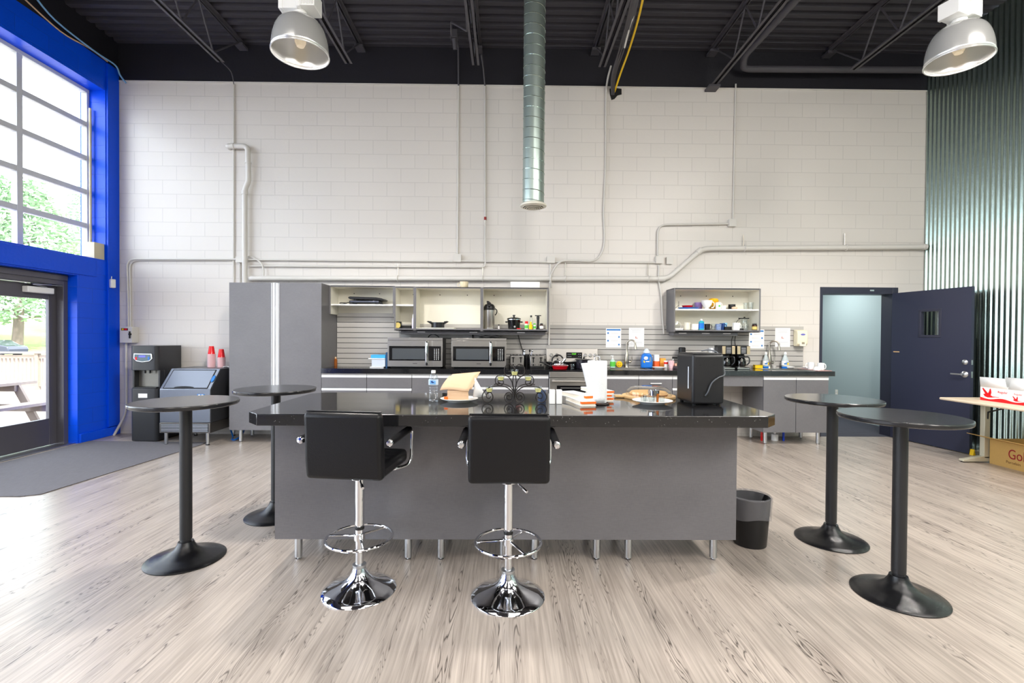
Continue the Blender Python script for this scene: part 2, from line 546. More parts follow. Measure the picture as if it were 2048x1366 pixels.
def granite():
    m, N, L, P = nodes('black_speckled_stone')
    tc = N.new('ShaderNodeTexCoord')
    v = N.new('ShaderNodeTexVoronoi'); v.inputs['Scale'].default_value = 75
    L.new(tc.outputs['Object'], v.inputs[0])
    r = N.new('ShaderNodeMapRange'); r.inputs[1].default_value = 0.10; r.inputs[2].default_value = 0.17
    r.inputs[3].default_value = 1; r.inputs[4].default_value = 0
    L.new(v.outputs['Distance'], r.inputs[0])
    n = N.new('ShaderNodeTexNoise'); n.inputs['Scale'].default_value = 24; n.inputs['Detail'].default_value = 3
    L.new(tc.outputs['Object'], n.inputs[0])
    g = N.new('ShaderNodeMapRange'); g.inputs[1].default_value = 0.5; g.inputs[2].default_value = 0.66
    L.new(n.outputs[0], g.inputs[0])
    mu = N.new('ShaderNodeMath'); mu.operation = 'MULTIPLY'
    L.new(r.outputs[0], mu.inputs[0]); L.new(g.outputs[0], mu.inputs[1])
    mx = N.new('ShaderNodeMix'); mx.data_type = 'RGBA'
    L.new(mu.outputs[0], mx.inputs[0])
    mx.inputs[6].default_value, mx.inputs[7].default_value = lin(26, 26, 28), lin(150, 150, 146)
    L.new(mx.outputs[2], P.inputs['Base Color'])
    P.inputs['Roughness'].default_value = 0.07
    P.inputs['IOR'].default_value = 1.6
    return m
M['stone'] = granite()
M['rug'] = mat('grey_ribbed_mat', lin(112, 110, 114), 0.95, noise=0.25, nscale=10, stretch=(14, 1.2, 1), bump=0.5, bscale=60)
M['carpet'] = mat('dark_striped_carpet', lin(60, 62, 72), 0.95, noise=0.5, nscale=3, stretch=(1, 14, 1))
M['lightblue'] = mat('light_blue_cable', lin(130, 180, 220), 0.4)
M['teal_wall'] = mat('corridor_paint', lin(164, 180, 182), 0.6)
# ================================================================== the setting
XL, XR, YB, YF, ZC = -5.664, 6.18, 7.03, -6.0, 5.66
st = dict(kind='structure')
def structure(name, label, cat, g, mats, **k):
    return one(name, label, cat, g, mats, kind='structure', **k)

structure('floor', 'grey wood plank vinyl floor of the hall', 'floor', G().box(XL - 0.35, XR + 0.1, YF, YB, -0.1, 0.0), M['floor'])
structure('wall_back', 'painted concrete block back wall behind the kitchen counters', 'wall',
          G().box(XL - 0.35, 4.63, YB, YB + 0.2, 0, 5.11).box(4.63, 5.785, YB, YB + 0.2, 2.215, 5.11)
          .box(5.785, XR + 0.1, YB, YB + 0.2, 0, 5.11), M['block'])
structure('trim_1', 'black painted band at the top of the block wall', 'wall band',
          G().box(XL - 0.35, XR + 0.1, YB + 0.012, YB + 0.2, 5.11, ZC + 0.1), M['band'])
structure('trim_2', 'thin pale ledge along the top of the block wall', 'ledge',
          G().box(XL, XR, YB - 0.012, YB + 0.012, 5.105, 5.122), M['pipe'])
# deck: trapezoid ribs running left to right
pr = []
y = YF
while y < YB + 0.2:
    pr += [(y, ZC + 0.04), (y + 0.05, ZC + 0.04), (y + 0.065, ZC), (y + 0.135, ZC)]
    y += 0.15
gd = G()
n = len(pr)
v = [(XL - 0.35, a, b) for a, b in pr] + [(XR + 0.1, a, b) for a, b in pr]
gd.add(v, [(i, i + 1, n + i + 1, n + i) for i in range(n - 1)])
gd.box(XL - 0.35, XR + 0.1, YF, YB + 0.2, ZC + 0.06, ZC + 0.12)
structure('ceiling', 'black painted ribbed metal roof deck', 'ceiling', gd, M['ceil'])
structure('wall_front', 'pale wall behind the viewer', 'wall', G().box(XL - 0.35, XR + 0.1, YF - 0.2, YF, 0, ZC + 0.1), M['pipe'])

# left wall with a tall window and a glazed door, both continuing towards the viewer
WY0, WY1, WZ0, WZ1 = -3.05, 6.82, 2.49, 4.87       # window opening
DY0, DY1, DZ1 = 4.42, 6.37, 2.22                  # door opening
gl = G()
x0, x1 = XL - 0.35, XL
gl.box(x0, x1, YF, WY0, 0, 5.28).box(x0, x1, WY1, YB, 0, 5.28)
SY0, SY1 = -3.0, 4.2                              # fixed glazing beyond the frame, next to the door
gl.box(x0, x1, WY0, WY1, WZ1, 5.28).box(x0, x1, WY0, SY1, DZ1, WZ0).box(x0, x1, WY0, SY0, 0, DZ1).box(x0, x1, SY0, SY1, 0, 0.1).box(x0, x1, SY1, DY0, 0, WZ0).box(x0, x1, DY1, WY1, 0, WZ0)
gl.box(x0, x1, DY0, DY1, DZ1, WZ0)
structure('wall_left', 'glossy blue painted block wall with window and door', 'wall', gl, M['blueblock'])
structure('trim_3', 'blue lintel beam between the window and the glass door', 'beam',
          G().box(XL, XL + 0.022, -3.0, 6.65, 2.235, 2.47), M['bluepaint'], bev=0.004)
structure('trim_4', 'flat blue corner strip beside the white wall', 'corner strip',
          G().box(XL, XL + 0.03, 6.83, YB - 0.003, 0.13, 5.26), M['bluepaint'], bev=0.004)
structure('baseboard_left', 'blue painted block kerb at the foot of the blue wall', 'baseboard',
          G().box(XL, XL + 0.035, 6.38, YB, 0, 0.12), M['bluepaint'], bev=0.006)
structure('trim_5', 'black painted strip above the blue wall', 'wall band', G().box(x0, x1 + 0.004, YF, YB, 5.28, ZC + 0.1), M['band'])

# tall window
w1 = tag(bpy.data.objects.new('window_1', None), 'tall window with white muntins in the blue wall', 'window', kind='structure')
COL.objects.link(w1)
w1.location = (XL - 0.25, 0, 0)
gf = G()
gf.box(-0.05, 0.03, WY0, WY1, WZ0, WZ0 + 0.035).box(-0.05, 0.03, WY0, WY1, WZ1 - 0.05, WZ1)
gf.box(-0.05, 0.03, WY0, WY0 + 0.04, WZ0 + 0.035, WZ1 - 0.05).box(-0.05, 0.03, WY1 - 0.04, WY1, WZ0 + 0.035, WZ1 - 0.05)
ob('frame', gf, M['winframe'], w1, bev=0.004)
gm = G()
my = WY1 - 0.96
while my > WY0 + 0.2:
    gm.box(-0.045, 0.028, my - 0.035, my + 0.035, WZ0 + 0.03, WZ1 - 0.045)
    my -= 0.965
ob('mullion', gm, M['winframe'], w1, bev=0.004)
gm = G()
for k in range(1, 5):
    z = WZ0 + 0.005 + 0.471 * k
    gm.box(-0.045, 0.022, WY0 + 0.035, WY1 - 0.035, z - 0.035, z + 0.035)
ob('muntin', gm, M['winframe'], w1, bev=0.004)
ob('glass', G().box(-0.006, 0, WY0 + 0.03, WY1 - 0.03, WZ0 + 0.03, WZ1 - 0.04), M['win'], w1)

# fixed storefront glazing towards the viewer, beside the door
w2 = tag(bpy.data.objects.new('window_2', None), 'dark framed storefront glazing beside the glass door', 'window', kind='structure')
COL.objects.link(w2)
w2.location = (XL - 0.2, 0, 0)
gf = G()
gf.box(-0.05, 0.05, SY0, SY1, 0.1, 0.2).box(-0.05, 0.05, SY0, SY1, DZ1 - 0.08, DZ1)
for k in range(6):
    yy = SY0 + (SY1 - SY0 - 0.08) * k / 5
    gf.box(-0.05, 0.05, yy, yy + 0.08, 0.2, DZ1 - 0.08)
ob('frame', gf, M['bronze'], w2)
ob('glass', G().box(-0.006, 0, SY0 + 0.07, SY1 - 0.07, 0.19, DZ1 - 0.07), M['win'], w2)
# glazed double door
d1 = tag(bpy.data.objects.new('door_1', None), 'dark bronze glass double door to the deck', 'door', kind='structure')
COL.objects.link(d1)
d1.location = (XL, 0, 0)
gf = G()
gf.box(-0.30, -0.12, DY1 - 0.065, DY1, 0, DZ1).box(-0.30, -0.12, DY0, DY0 + 0.065, 0, DZ1)
gf.box(-0.30, -0.12, DY0 + 0.065, DY1 - 0.065, 2.08, DZ1).box(-0.17, -0.10, DY0 + 0.02, DY1 - 0.02, 2.14, DZ1 - 0.01)
ob('frame', gf, M['bronze'], d1, bev=0.004)
def leaf(ya, yb):
    g = G()
    a, b = -0.255, -0.21
    g.box(a, b, ya, ya + 0.1, 0.02, 2.07).box(a, b, yb - 0.1, yb, 0.02, 2.07)
    g.box(a, b, ya + 0.1, yb - 0.1, 0.02, 0.36).box(a, b, ya + 0.1, yb - 0.1, 1.89, 2.07)
    l = ob('leaf', g, M['bronze'], d1, bev=0.004)
    ob('pane', G().box(-0.236, -0.23, ya + 0.095, yb - 0.095, 0.355, 1.895), M['win'], l)
    return l
ym = (DY0 + DY1) / 2
leaf(ym + 0.003, DY1 - 0.068)
leaf(DY0 + 0.068, ym - 0.003)
for yc in (6.03, 4.85):
    c = ob('closer', G().box(-0.21, -0.135, yc - 0.17, yc + 0.17, 1.955, 2.03), M['white'], d1, bev=0.008)
    ob('arm', G().tube([(-0.17, yc + 0.1, 2.035), (-0.14, yc - 0.12, 2.06), (-0.15, yc + 0.14, 2.075)], 0.01), M['satin'], c)
structure('trim_6', 'pale metal threshold under the glass door', 'threshold', G().box(XL - 0.3, XL - 0.02, DY0, DY1, 0, 0.012), M['satin'], bev=0.003)

# corrugated metal wall on the right
gc = G()
ys = np.arange(-1.0, YB + 0.001, 0.068 / 8)
def corr(zs, off):
    rows = [[(XR - off - 0.009 * (1 + math.cos(2 * PI * yy / 0.068)), float(yy), z) for z in zs] for yy in ys]
    gc.sheet(rows)
corr((0.0, 5.14), 0.0)
corr((5.05, ZC), 0.003)
gc.box(XR + 0.004, XR + 0.1, YF, YB, 0, ZC)
gc.box(XR - 0.02, XR, YF, -1.0, 0, ZC)
structure('wall_right', 'corrugated galvanised metal wall on the right', 'wall', gc, M['galv'], sharp=60)

# corridor behind the open door
structure('wall_corridor', 'plain grey green corridor wall seen through the open doorway', 'wall',
          G().box(6.2, 6.3, YB + 0.2, 12.5, 0, 2.8).box(4.2, 4.3, YB + 0.2, 12.5, 0, 2.8).box(4.2, 6.3, 12.5, 12.6, 0, 2.8), M['teal_wall'])
structure('floor_corridor', 'dark striped carpet behind the open doorway', 'floor',
          G().box(4.2, 6.3, YB, 12.6, -0.1, 0.002), M['carpet'])
structure('ceiling_corridor', 'plain white corridor ceiling', 'ceiling', G().box(4.2, 6.3, YB + 0.2, 12.6, 2.8, 2.9), M['paper'])
ol = thing('wall_outlet', 'cream wall outlet low on the corridor wall', 'outlet', (6.2, 8.9, 0.44))
ob('cover_plate', G().box(-0.006, 0, -0.035, 0.035, -0.055, 0.055), M['cream'], ol, bev=0.002)
for s in (-1, 1):
    ob('socket', G().box(-0.009, -0.005, -0.017, 0.017, s * 0.024 - 0.014, s * 0.024 + 0.014), M['white'], ol, bev=0.003)

# dark door standing open into the hall
d2 = tag(bpy.data.objects.new('door_2', None), 'dark navy door standing open beside the corrugated wall', 'door', kind='structure')
COL.objects.link(d2)
gf = G()
gf.box(4.627, 4.665, YB - 0.012, YB + 0.2, 0, 2.215).box(5.70, 5.786, YB - 0.012, YB + 0.2, 0, 2.215).box(4.665, 5.70, YB - 0.012, YB + 0.2, 2.115, 2.215)
ob('frame', gf, M['frame'], d2, bev=0.003)
lf = bpy.data.objects.new('leaf', None)
dw, ang = 1.04, math.atan2(5.955 - 7.0, 5.886 - 5.705)
gl = G()
a, b, c, d = 0.41, 0.665, 1.50, 1.845
z0, z1 = 0.012, 2.125
for x_0, x_1, za, zb in ((0, a, z0, z1), (b, dw, z0, z1), (a, b, z0, c), (a, b, d, z1)):
    gl.box(x_0, x_1, -0.045, 0, za, zb)
dl = ob('leaf', gl, M['navyd'], d2, loc=(5.712, 6.99, 0), rot=(0, 0, ang))
gv = G()
for za, zb, xa, xb in ((c - 0.02, c + 0.012, a - 0.02, b + 0.02), (d - 0.012, d + 0.02, a - 0.02, b + 0.02), (c, d, a - 0.02, a + 0.012), (c, d, b - 0.012, b + 0.02)):
    gv.box(xa, xb, -0.052, 0.007, za, zb)
ob('vision_frame', gv, M['frame'], dl, bev=0.003)
ob('vision_pane', G().box(a + 0.005, b - 0.005, -0.026, -0.02, c + 0.005, d - 0.005), M['glass'], dl)
ob('strike', G().box(5.36, 5.42, YB - 0.022, YB - 0.012, 2.155, 2.18), M['satin'], d2, bev=0.003)
# hardware sits on the face turned to the viewer
sd = -0.045
gh = G().lathe([(0.034, 0), (0.034, 0.008), (0.024, 0.02), (0.012, 0.024)], seg=24)
lk = ob('deadbolt', gh, M['satin'], dl, loc=(dw - 0.062, sd, 1.165), rot=(PI / 2, 0, 0))
hd = ob('lever_handle', G().lathe([(0.042, 0), (0.042, 0.01), (0.03, 0.022), (0.016, 0.03), (0.016, 0.055)], seg=24)
        .tube(bends([(0, 0, 0.05), (-0.03, 0, 0.055), (-0.13, 0, 0.05)], 0.02), 0.0105), M['satin'], dl, loc=(dw - 0.062, sd, 1.01), rot=(PI / 2, 0, 0))
ob('lock_plate', G().box(dw - 0.001, dw + 0.002, -0.036, -0.01, 0.97, 1.05).box(dw - 0.001, dw + 0.002, -0.036, -0.01, 1.135, 1.195), M['satin'], dl)
for hz in (0.25, 1.1, 1.9):
    ob('hinge', G().cyl((0, 0.006, hz - 0.055), (0, 0.006, hz + 0.055), 0.009), M['frame'], dl)
ob('paint_scuff', G().box(0.03, 0.12, sd - 0.001, sd, 1.262, 1.274), M['wood'], dl)
wg = thing('door_wedge', 'small yellow wedge under the open dark door', 'door stop', (5.86, 5.99, 0.0), 0.17)
ob('wedge', G().prism([(-0.02, 0), (0.02, 0), (0.004, 0.075), (-0.004, 0.075)], -0.075, -0.03, 'y'), M['yellow'], wg, bev=0.002)

# ------------------------------------------------------------------ roof joists
JX = [-3.84 + 1.70 * k for k in range(6)]
WH = ['second joist from the blue wall', 'third joist from the blue wall']
JL = ['black steel roof joist nearest the blue wall', 'black steel roof joist behind the left pendant lamp', 'black steel roof joist left of the spiral duct',
      'black steel roof joist carrying the yellow cable', 'black steel roof joist ending on a seat at the white wall', 'black steel roof joist nearest the corrugated wall']
for k, jx in enumerate(JX):
    j = thing('roof_joist', JL[k], 'roof joist', (jx, 0, 0), group='roof joists')
    zt, zb = 5.60, 5.09
    yend = 6.47 if k != 4 else 7.02
    def chord(nm, ya, yb, z, up):
        g = G()
        for s in (-1, 1):
            a0, a1 = sorted((s * 0.012, s * 0.05))
            g.box(a0, a1, ya, yb, z, z + 0.007)
            b0, b1 = sorted((s * 0.012, s * 0.019))
            g.box(b0, b1, ya, yb, z - 0.04 if up else z, z if up else z + 0.045)
        ob(nm, g, M['ceil2'], j)
    chord('top_chord', -3, 6.99, zt + 0.045, True)
    chord('bottom_chord', -3, yend, zb, False)
    gw = G()
    yy, dn = 6.86, True
    gw.tube([(0, 6.9, zt + 0.02), (0, 6.3, zb + 0.03)], 0.011, 8)
    yy = 6.3
    while yy > -2.5:
        gw.tube([(0, yy, zb + 0.03), (0, yy - 0.3, zt + 0.02)], 0.011, 8)
        gw.tube([(0, yy - 0.3, zt + 0.02), (0, yy - 0.6, zb + 0.03)], 0.011, 8)
        yy -= 0.6
    ob('web_bar', gw, M['ceil2'], j)
    ob('bearing_seat', G().box(-0.06, 0.06, 6.88, 7.03, zt - 0.03, zt + 0.005), M['ceil2'], j)
    if k == 4:
        ob('wall_bracket', G().box(-0.08, 0.08, 6.86, 7.03, zb - 0.03, zb), M['ceil2'], j)

# ------------------------------------------------------------------ outside, seen through the glass
structure('ground', 'pale parking ground beyond the deck', 'ground', G().box(-90, XL - 0.4, -40, 48, -0.7, -0.58), mat('pale_asphalt', lin(150, 150, 148), 0.9))
gh = G()
rows = []
for i in range(13):
    rows.append([(-110 + 9 * i, 44 + 4 * k, -0.6 + min(5.5, 0.35 * k * 1.6) + 0.3 * math.sin(i * 1.3 + k)) for k in range(9)])
structure('hill', 'pale green grass bank beyond the parked car', 'grass bank', gh.sheet(rows), mat('dry_grass', lin(130, 146, 84), 0.95, noise=0.2, nscale=2))
M['deckwood'] = mat('weathered_wood', lin(136, 123, 110), 0.85, noise=0.15, nscale=4, stretch=(1, 14, 1))
gk = G()
yy = -6.0
while yy < 12.6:
    gk.box(-13.8, XL - 0.36, yy, yy + 0.135, -0.05, -0.012)
    yy += 0.142
structure('terrace', 'pale wooden deck outside the glass door', 'deck', gk, M['deckwood'])
rl = thing('deck_railing', 'weathered wooden railing of the deck outside the door', 'railing', (0, 12.5, 0))
ob('cap_rail', G().box(-14, -10.6, -0.07, 0.07, 0.93, 0.97), M['deckwood'], rl)
ob('rail', G().box(-14, -10.6, -0.02, 0.02, 0.80, 0.89), M['deckwood'], rl)
ob('rail', G().box(-14, -10.6, -0.02, 0.02, 0.08, 0.17), M['deckwood'], rl)
for px_ in (-13.6, -12.13, -10.7):
    ob('post', G().box(px_ - 0.045, px_ + 0.045, -0.045, 0.045, -0.05, 0.94), M['deckwood'], rl)
k = -13.5
while k < -10.75:
    if abs(k + 12.13) > 0.07:
        ob('baluster', G().box(k - 0.018, k + 0.018, 0.02, 0.05, 0.1, 0.86), M['deckwood'], rl)
    k += 0.105
pk = thing('picnic_table', 'weathered wooden picnic table outside the glass door', 'picnic table', (-7.55, 6.45, -0.012))
for i in range(5):
    ob('top_plank', G().box(-0.36 + 0.146 * i, -0.36 + 0.146 * i + 0.138, -0.95, 0.95, 0.70, 0.74), M['deckwood'], pk)
for s in (-1, 1):
    for q in (0, 1):
        a = s * (0.62 + 0.146 * q)
        ob('bench_plank', G().box(a - 0.068, a + 0.068, -0.95, 0.95, 0.42, 0.46), M['deckwood'], pk)
for yy in (-0.65, 0.65):
    ob('bench_beam', G().box(-0.83, 0.83, yy - 0.02, yy + 0.02, 0.32, 0.42), M['deckwood'], pk)
    ob('top_beam', G().box(-0.34, 0.34, yy - 0.02, yy + 0.02, 0.61, 0.70), M['deckwood'], pk)
    for s in (-1, 1):
        ob('leg', G().prism([(s * 0.24, 0.70), (s * 0.36, 0.70), (s * 0.74, 0.0), (s * 0.62, 0.0)], yy + 0.022, yy + 0.06, 'y'), M['deckwood'], pk)
# parked car
cr = thing('parked_car', 'dark car parked beyond the deck railing', 'car', (-42.6, 40, -0.58))
cp = [(-2.2, 0.3), (-2.25, 0.75), (-1.9, 0.92), (-1.2, 1.0), (-0.55, 1.42), (0.75, 1.44), (1.5, 1.05), (2.1, 0.95), (2.25, 0.7), (2.2, 0.3)]
cpaint = mat('dark_car_paint', lin(40, 44, 56), 0.2, coat=0.5)
ob('body', G().prism(cp, -0.85, 0.85, 'y'), cpaint, cr, bev=0.08, seg=3)
ob('side_window', G().prism([(-1.0, 1.03), (-0.5, 1.36), (0.1, 1.38), (0.1, 1.02)], -0.87, -0.84, 'y').prism([(0.17, 1.02), (0.17, 1.38), (0.7, 1.38), (1.25, 1.06)], -0.87, -0.84, 'y'), M['blackgl'], cr)
for wx in (-1.4, 1.4):
    for wy in (-0.82, 0.62):
        ob('wheel', G().cyl((wx, wy, 0.32), (wx, wy + 0.2, 0.32), 0.32, 20), M['rubber'], cr)
# trees: trunk, limbs and leaf clumps
M['leaf'] = mat('pine_needles', lin(134, 164, 124), 0.9)
M['leaf2'] = mat('light_leaves', lin(160, 182, 150), 0.9)
M['bark'] = mat('grey_bark', lin(104, 92, 82), 0.95)
def tree(name, label, x, y, z, h, r, leafm, seed, low=0.2, n=4500):
    q = random.Random(seed)
    t = thing(name, label, 'tree', (x, y, z), group='trees beyond the car park')
    g = G()
    g.tube(smooth([(0, 0, -0.3), (0.15, 0.1, h * 0.3), (-0.1, 0, h * 0.6), (0, 0, h * 0.96)], 4), r * 0.085, 10, r2=0.05)
    for i in range(16):
        zz = h * (low + (0.9 - low) * i / 16)
        a = q.uniform(0, 6.28)
        l = r * (1.0 - 0.55 * (i / 16))
        g.tube([(0, 0, zz), (math.cos(a) * l * 0.5, math.sin(a) * l * 0.5, zz + 0.3), (math.cos(a) * l, math.sin(a) * l, zz + 0.2)], 0.12, 6, r2=0.03)
    ob('trunk', g, M['bark'], t)
    v, f = [], []
    for i in range(n):
        tt = q.random()
        zz = h * (low + (1 - low) * tt)
        rr = r * (0.35 + 0.65 * math.sin(PI * min(1, 0.25 + 0.75 * tt))) * math.sqrt(q.uniform(0.08, 1))
        a = q.uniform(0, 6.28)
        c = Vector((rr * math.cos(a), rr * math.sin(a), zz + 0.5 * math.sin(a * 3 + rr)))
        for _ in range(2):
            d1_ = Vector((q.gauss(0, 1), q.gauss(0, 1), q.gauss(0, 0.5))).normalized()
            d2_ = d1_.orthogonal().normalized()
            s_ = q.uniform(0.16, 0.42)
            b = len(v)
            c2 = c + Vector((q.gauss(0, 0.3), q.gauss(0, 0.3), q.gauss(0, 0.2)))
            v += [tuple(c2 - d1_ * s_), tuple(c2 + d2_ * s_ * 0.4), tuple(c2 + d1_ * s_), tuple(c2 - d2_ * s_ * 0.4)]
            f.append((b, b + 1, b + 2, b + 3))
    ob('crown', G().add(v, f), leafm, t)
tree('pine_tree', 'tall pine with a bare grey trunk beyond the parked car', -48.6, 48, 0.2, 16, 5.5, M['leaf'], 3, low=0.17)
tree('leafy_tree', 'pale leafy tree left of the pine seen through the window', -61, 52, 0.5, 19, 6, M['leaf2'], 5)
tree('leafy_tree', 'pale leafy tree behind the pine seen through the window', -52, 64, 1.0, 20, 7, M['leaf2'], 8)
tree('leafy_tree', 'bushy tree farthest left beyond the car park', -75, 54, 0.5, 17, 7, M['leaf'], 9)
# ================================================================== kitchen furniture along the back wall
def leg_g(h=0.165):
    return G().cyl((0, 0, 0.018), (0, 0, h), 0.024, 20), G().lathe([(0.016, 0), (0.018, 0.006), (0.008, 0.008), (0.008, 0.02)], seg=16)
def add_legs(t, pts, h=0.178):
    for x, y in pts:
        a, b = leg_g(h)
        l = ob('leg', a, M['satin'], t, loc=(x, y, 0))
        ob('foot', b, M['chrome'], l)

# tall cabinet
tc = thing('tall_cabinet', 'tall grey two door cabinet beside the ice machine', 'cabinet', (-3.09, 6.72, 0))
w = 0.612
ob('body', G().box(-w, w, -0.28, 0.30, 0.175, 2.15), M['lam'], tc)
for s in (-1, 1):
    a, b = sorted((s * 0.004, s * w))
    d = ob('door', G().box(a, b, -0.30, -0.281, 0.178, 2.148), M['lam'], tc, bev=0.001)
    a, b = sorted((s * 0.012, s * 0.036))
    g = G().box(a, b, -0.304, -0.2995, 0.18, 2.147)
    a, b = sorted((s * 0.004, s * 0.008))
    g.box(a, b, -0.312, -0.2995, 0.18, 2.147)
    a, b = sorted((s * 0.046, s * 0.052))
    g.box(a, b, -0.308, -0.2995, 0.18, 2.147)
    ob('edge_pull', g, M['pull'], d)
add_legs(tc, [(-0.50, -0.22), (-0.56, 0.18), (0.5, -0.22), (0.5, 0.2), (-0.03, -0.22), (-0.03, 0.2)])

def cabinet(label, x0, x1, fronts, zc0=0.175, zc1=0.945, yf=6.42, yb=6.99, bar=None, legs=True, name='base_cabinet', top=None):
    """fronts: list of (x0, x1, z0, z1, kind) in metres"""
    cx = (x0 + x1) / 2
    t = thing(name, label, 'cabinet', (cx, yb, 0), group='grey base cabinets along the back wall')
    ob('body', G().box(x0 - cx + 0.001, x1 - cx - 0.001, yf + 0.022 - yb, 0, zc0, top or zc1), M['lam'], t)
    ob('top_rail', G().box(x0 - cx + 0.002, x1 - cx - 0.002, yf + 0.001 - yb, yf + 0.0215 - yb, 0.922, 0.945), M['rail'], t)
    for a, b, z0, z1, kind in fronts:
        g = G().box(a - cx + 0.003, b - cx - 0.003, yf - yb, yf + 0.02 - yb, z0, z1 - 0.034)
        d = ob(kind, g, M['lam'], t, bev=0.001)
        g = G().box(a - cx + 0.003, b - cx - 0.003, yf - 0.004 - yb, yf + 0.02 - yb, z1 - 0.034, z1 - 0.004)
        ob('edge_pull', g, M['pull'], d, bev=0.001)
        if bar == (a, b):
            m_ = (a + b) / 2 - cx
            ob('bar_handle', G().box(m_ - 0.075, m_ + 0.075, yf - 0.03 - yb, yf - 0.02 - yb, 0.83, 0.842)
               .box(m_ - 0.065, m_ - 0.055, yf - 0.021 - yb, yf - yb, 0.831, 0.841).box(m_ + 0.055, m_ + 0.065, yf - 0.021 - yb, yf - yb, 0.831, 0.841), M['pull'], d)
    if legs:
        add_legs(t, [(x0 - cx + 0.08, yf + 0.09 - yb), (x1 - cx - 0.08, yf + 0.09 - yb), (x0 - cx + 0.08, -0.1), (x1 - cx - 0.08, -0.1)])
    return t
def drawers(a, b, zs, kind='drawer'):
    return [(a, b, zs[i + 1], zs[i], kind) for i in range(len(zs) - 1)]
cabinet('grey four drawer cabinet next to the tall cabinet', -2.476, -1.872, drawers(-2.476, -1.872, (0.925, 0.75, 0.575, 0.4, 0.178)))
cabinet('grey four drawer cabinet under the papers and left microwave', -1.872, -1.268, drawers(-1.872, -1.268, (0.925, 0.75, 0.575, 0.4, 0.178)))
cabinet('grey single door cabinet under the left microwave', -1.268, -0.66, [(-1.268, -0.66, 0.178, 0.925, 'door')])
cabinet('wide grey drawer cabinet under the right microwave and toasters', -0.66, 0.568,
        drawers(-0.66, 0.568, (0.925, 0.775, 0.62)) + drawers(-0.66, -0.05, (0.62, 0.4, 0.178)) + drawers(-0.05, 0.568, (0.62, 0.4, 0.178)))
cabinet('grey single door cabinet between the range and the barred door front', 1.325, 1.782, [(1.325, 1.782, 0.178, 0.925, 'door')], top=0.82)
cabinet('grey cabinet with a short bar handle under the detergent', 1.782, 2.238, [(1.782, 2.238, 0.178, 0.925, 'door')], bar=(1.782, 2.238), top=0.82)
cabinet('narrow grey drawer cabinet behind the black countertop appliance', 2.238, 2.80, drawers(2.238, 2.80, (0.925, 0.775, 0.62, 0.4, 0.178)))
cabinet('grey two door sink cabinet nearest the open door', 3.475, 4.362, [(3.475, 3.92, 0.178, 0.925, 'door'), (3.92, 4.362, 0.178, 0.925, 'door')], top=0.82)
tag(ob('apron_panel', G().box(2.801, 3.474, 6.43, 6.45, 0.80, 0.944), M['lam']), 'grey apron panel over the open knee space', 'panel')

# worktops
sink_cut = lambda g, x0, x1, c0, c1: g.box(x0, c0, 6.395, 6.998, 0.946, 1.012).box(c1, x1, 6.395, 6.998, 0.946, 1.012).box(c0, c1, 6.395, 6.47, 0.946, 1.012).box(c0, c1, 6.87, 6.998, 0.946, 1.012)
one('worktop', 'black stone worktop left of the range', 'worktop', G().box(-2.474, 0.57, 6.395, 6.998, 0.946, 1.012), M['stone'])
gw = G()
for a, b in ((1.322, 1.42), (2.00, 3.62), (4.22, 4.43)):
    gw.box(a, b, 6.395, 6.998, 0.946, 1.012)
for a, b in ((1.42, 2.00), (3.62, 4.22)):
    gw.box(a, b, 6.395, 6.47, 0.946, 1.012).box(a, b, 6.88, 6.998, 0.946, 1.012)
one('worktop', 'black stone worktop with two sinks right of the range', 'worktop', gw, M['stone'])
def sink(label, a, b):
    t = thing('sink', label, 'sink', ((a + b) / 2, 6.675, 1.012))
    w_, d_ = (b - a) / 2 - 0.002, 0.203
    g = G()
    g.box(-w_, w_, -d_, -d_ + 0.012, -0.17, 0.003).box(-w_, w_, d_ - 0.012, d_, -0.17, 0.003)
    g.box(-w_, -w_ + 0.012, -d_ + 0.012, d_ - 0.012, -0.17, 0.003).box(w_ - 0.012, w_, -d_ + 0.012, d_ - 0.012, -0.17, 0.003)
    g.box(-w_, w_, -d_, d_, -0.18, -0.17)
    ob('basin', g, M['steel'], t, bev=0.002)
    ob('drain', G().lathe([(0.04, 0), (0.038, 0.003), (0.01, 0.002)], (0, 0, -0.169), 20), M['chrome'], t)
sink('steel sink below the tall faucet right of the range', 1.42, 2.00)
sink('steel sink below the faucet nearest the open door', 3.62, 4.22)
def faucet(label, x):
    t = thing('faucet', label, 'faucet', (x, 6.93, 1.012))
    ob('body', G().lathe([(0.03, 0), (0.03, 0.008), (0.024, 0.02), (0.03, 0.07), (0.034, 0.11), (0.024, 0.19), (0.014, 0.24), (0.013, 0.26)], seg=24), M['nickel'], t)
    p = [(0, 0, 0.25)] + [(0.055 - 0.055 * math.cos(R(k * 18)), -0.5 * (0.055 - 0.055 * math.cos(R(k * 18))), 0.345 + 0.055 * math.sin(R(k * 18))) for k in range(0, 10)] + [(0.108, -0.054, 0.33)]
    ob('gooseneck', G().tube(p, 0.012, 14), M['nickel'], t)
    ob('spray_head', G().tube([(0.108, -0.054, 0.33), (0.113, -0.056, 0.27)], 0.014, 16, r2=0.021), M['nickel'], t)
    ob('side_lever', G().tube([(0.02, 0, 0.085), (0.06, 0, 0.085)], 0.017, 14).tube(bends([(0.055, 0, 0.085), (0.075, 0, 0.10), (0.07, 0, 0.16)], 0.02), 0.008, 10), M['nickel'], t)
faucet('brushed nickel faucet below the two left notices', 1.745)
faucet('brushed nickel faucet between two dish soap bottles', 3.83)

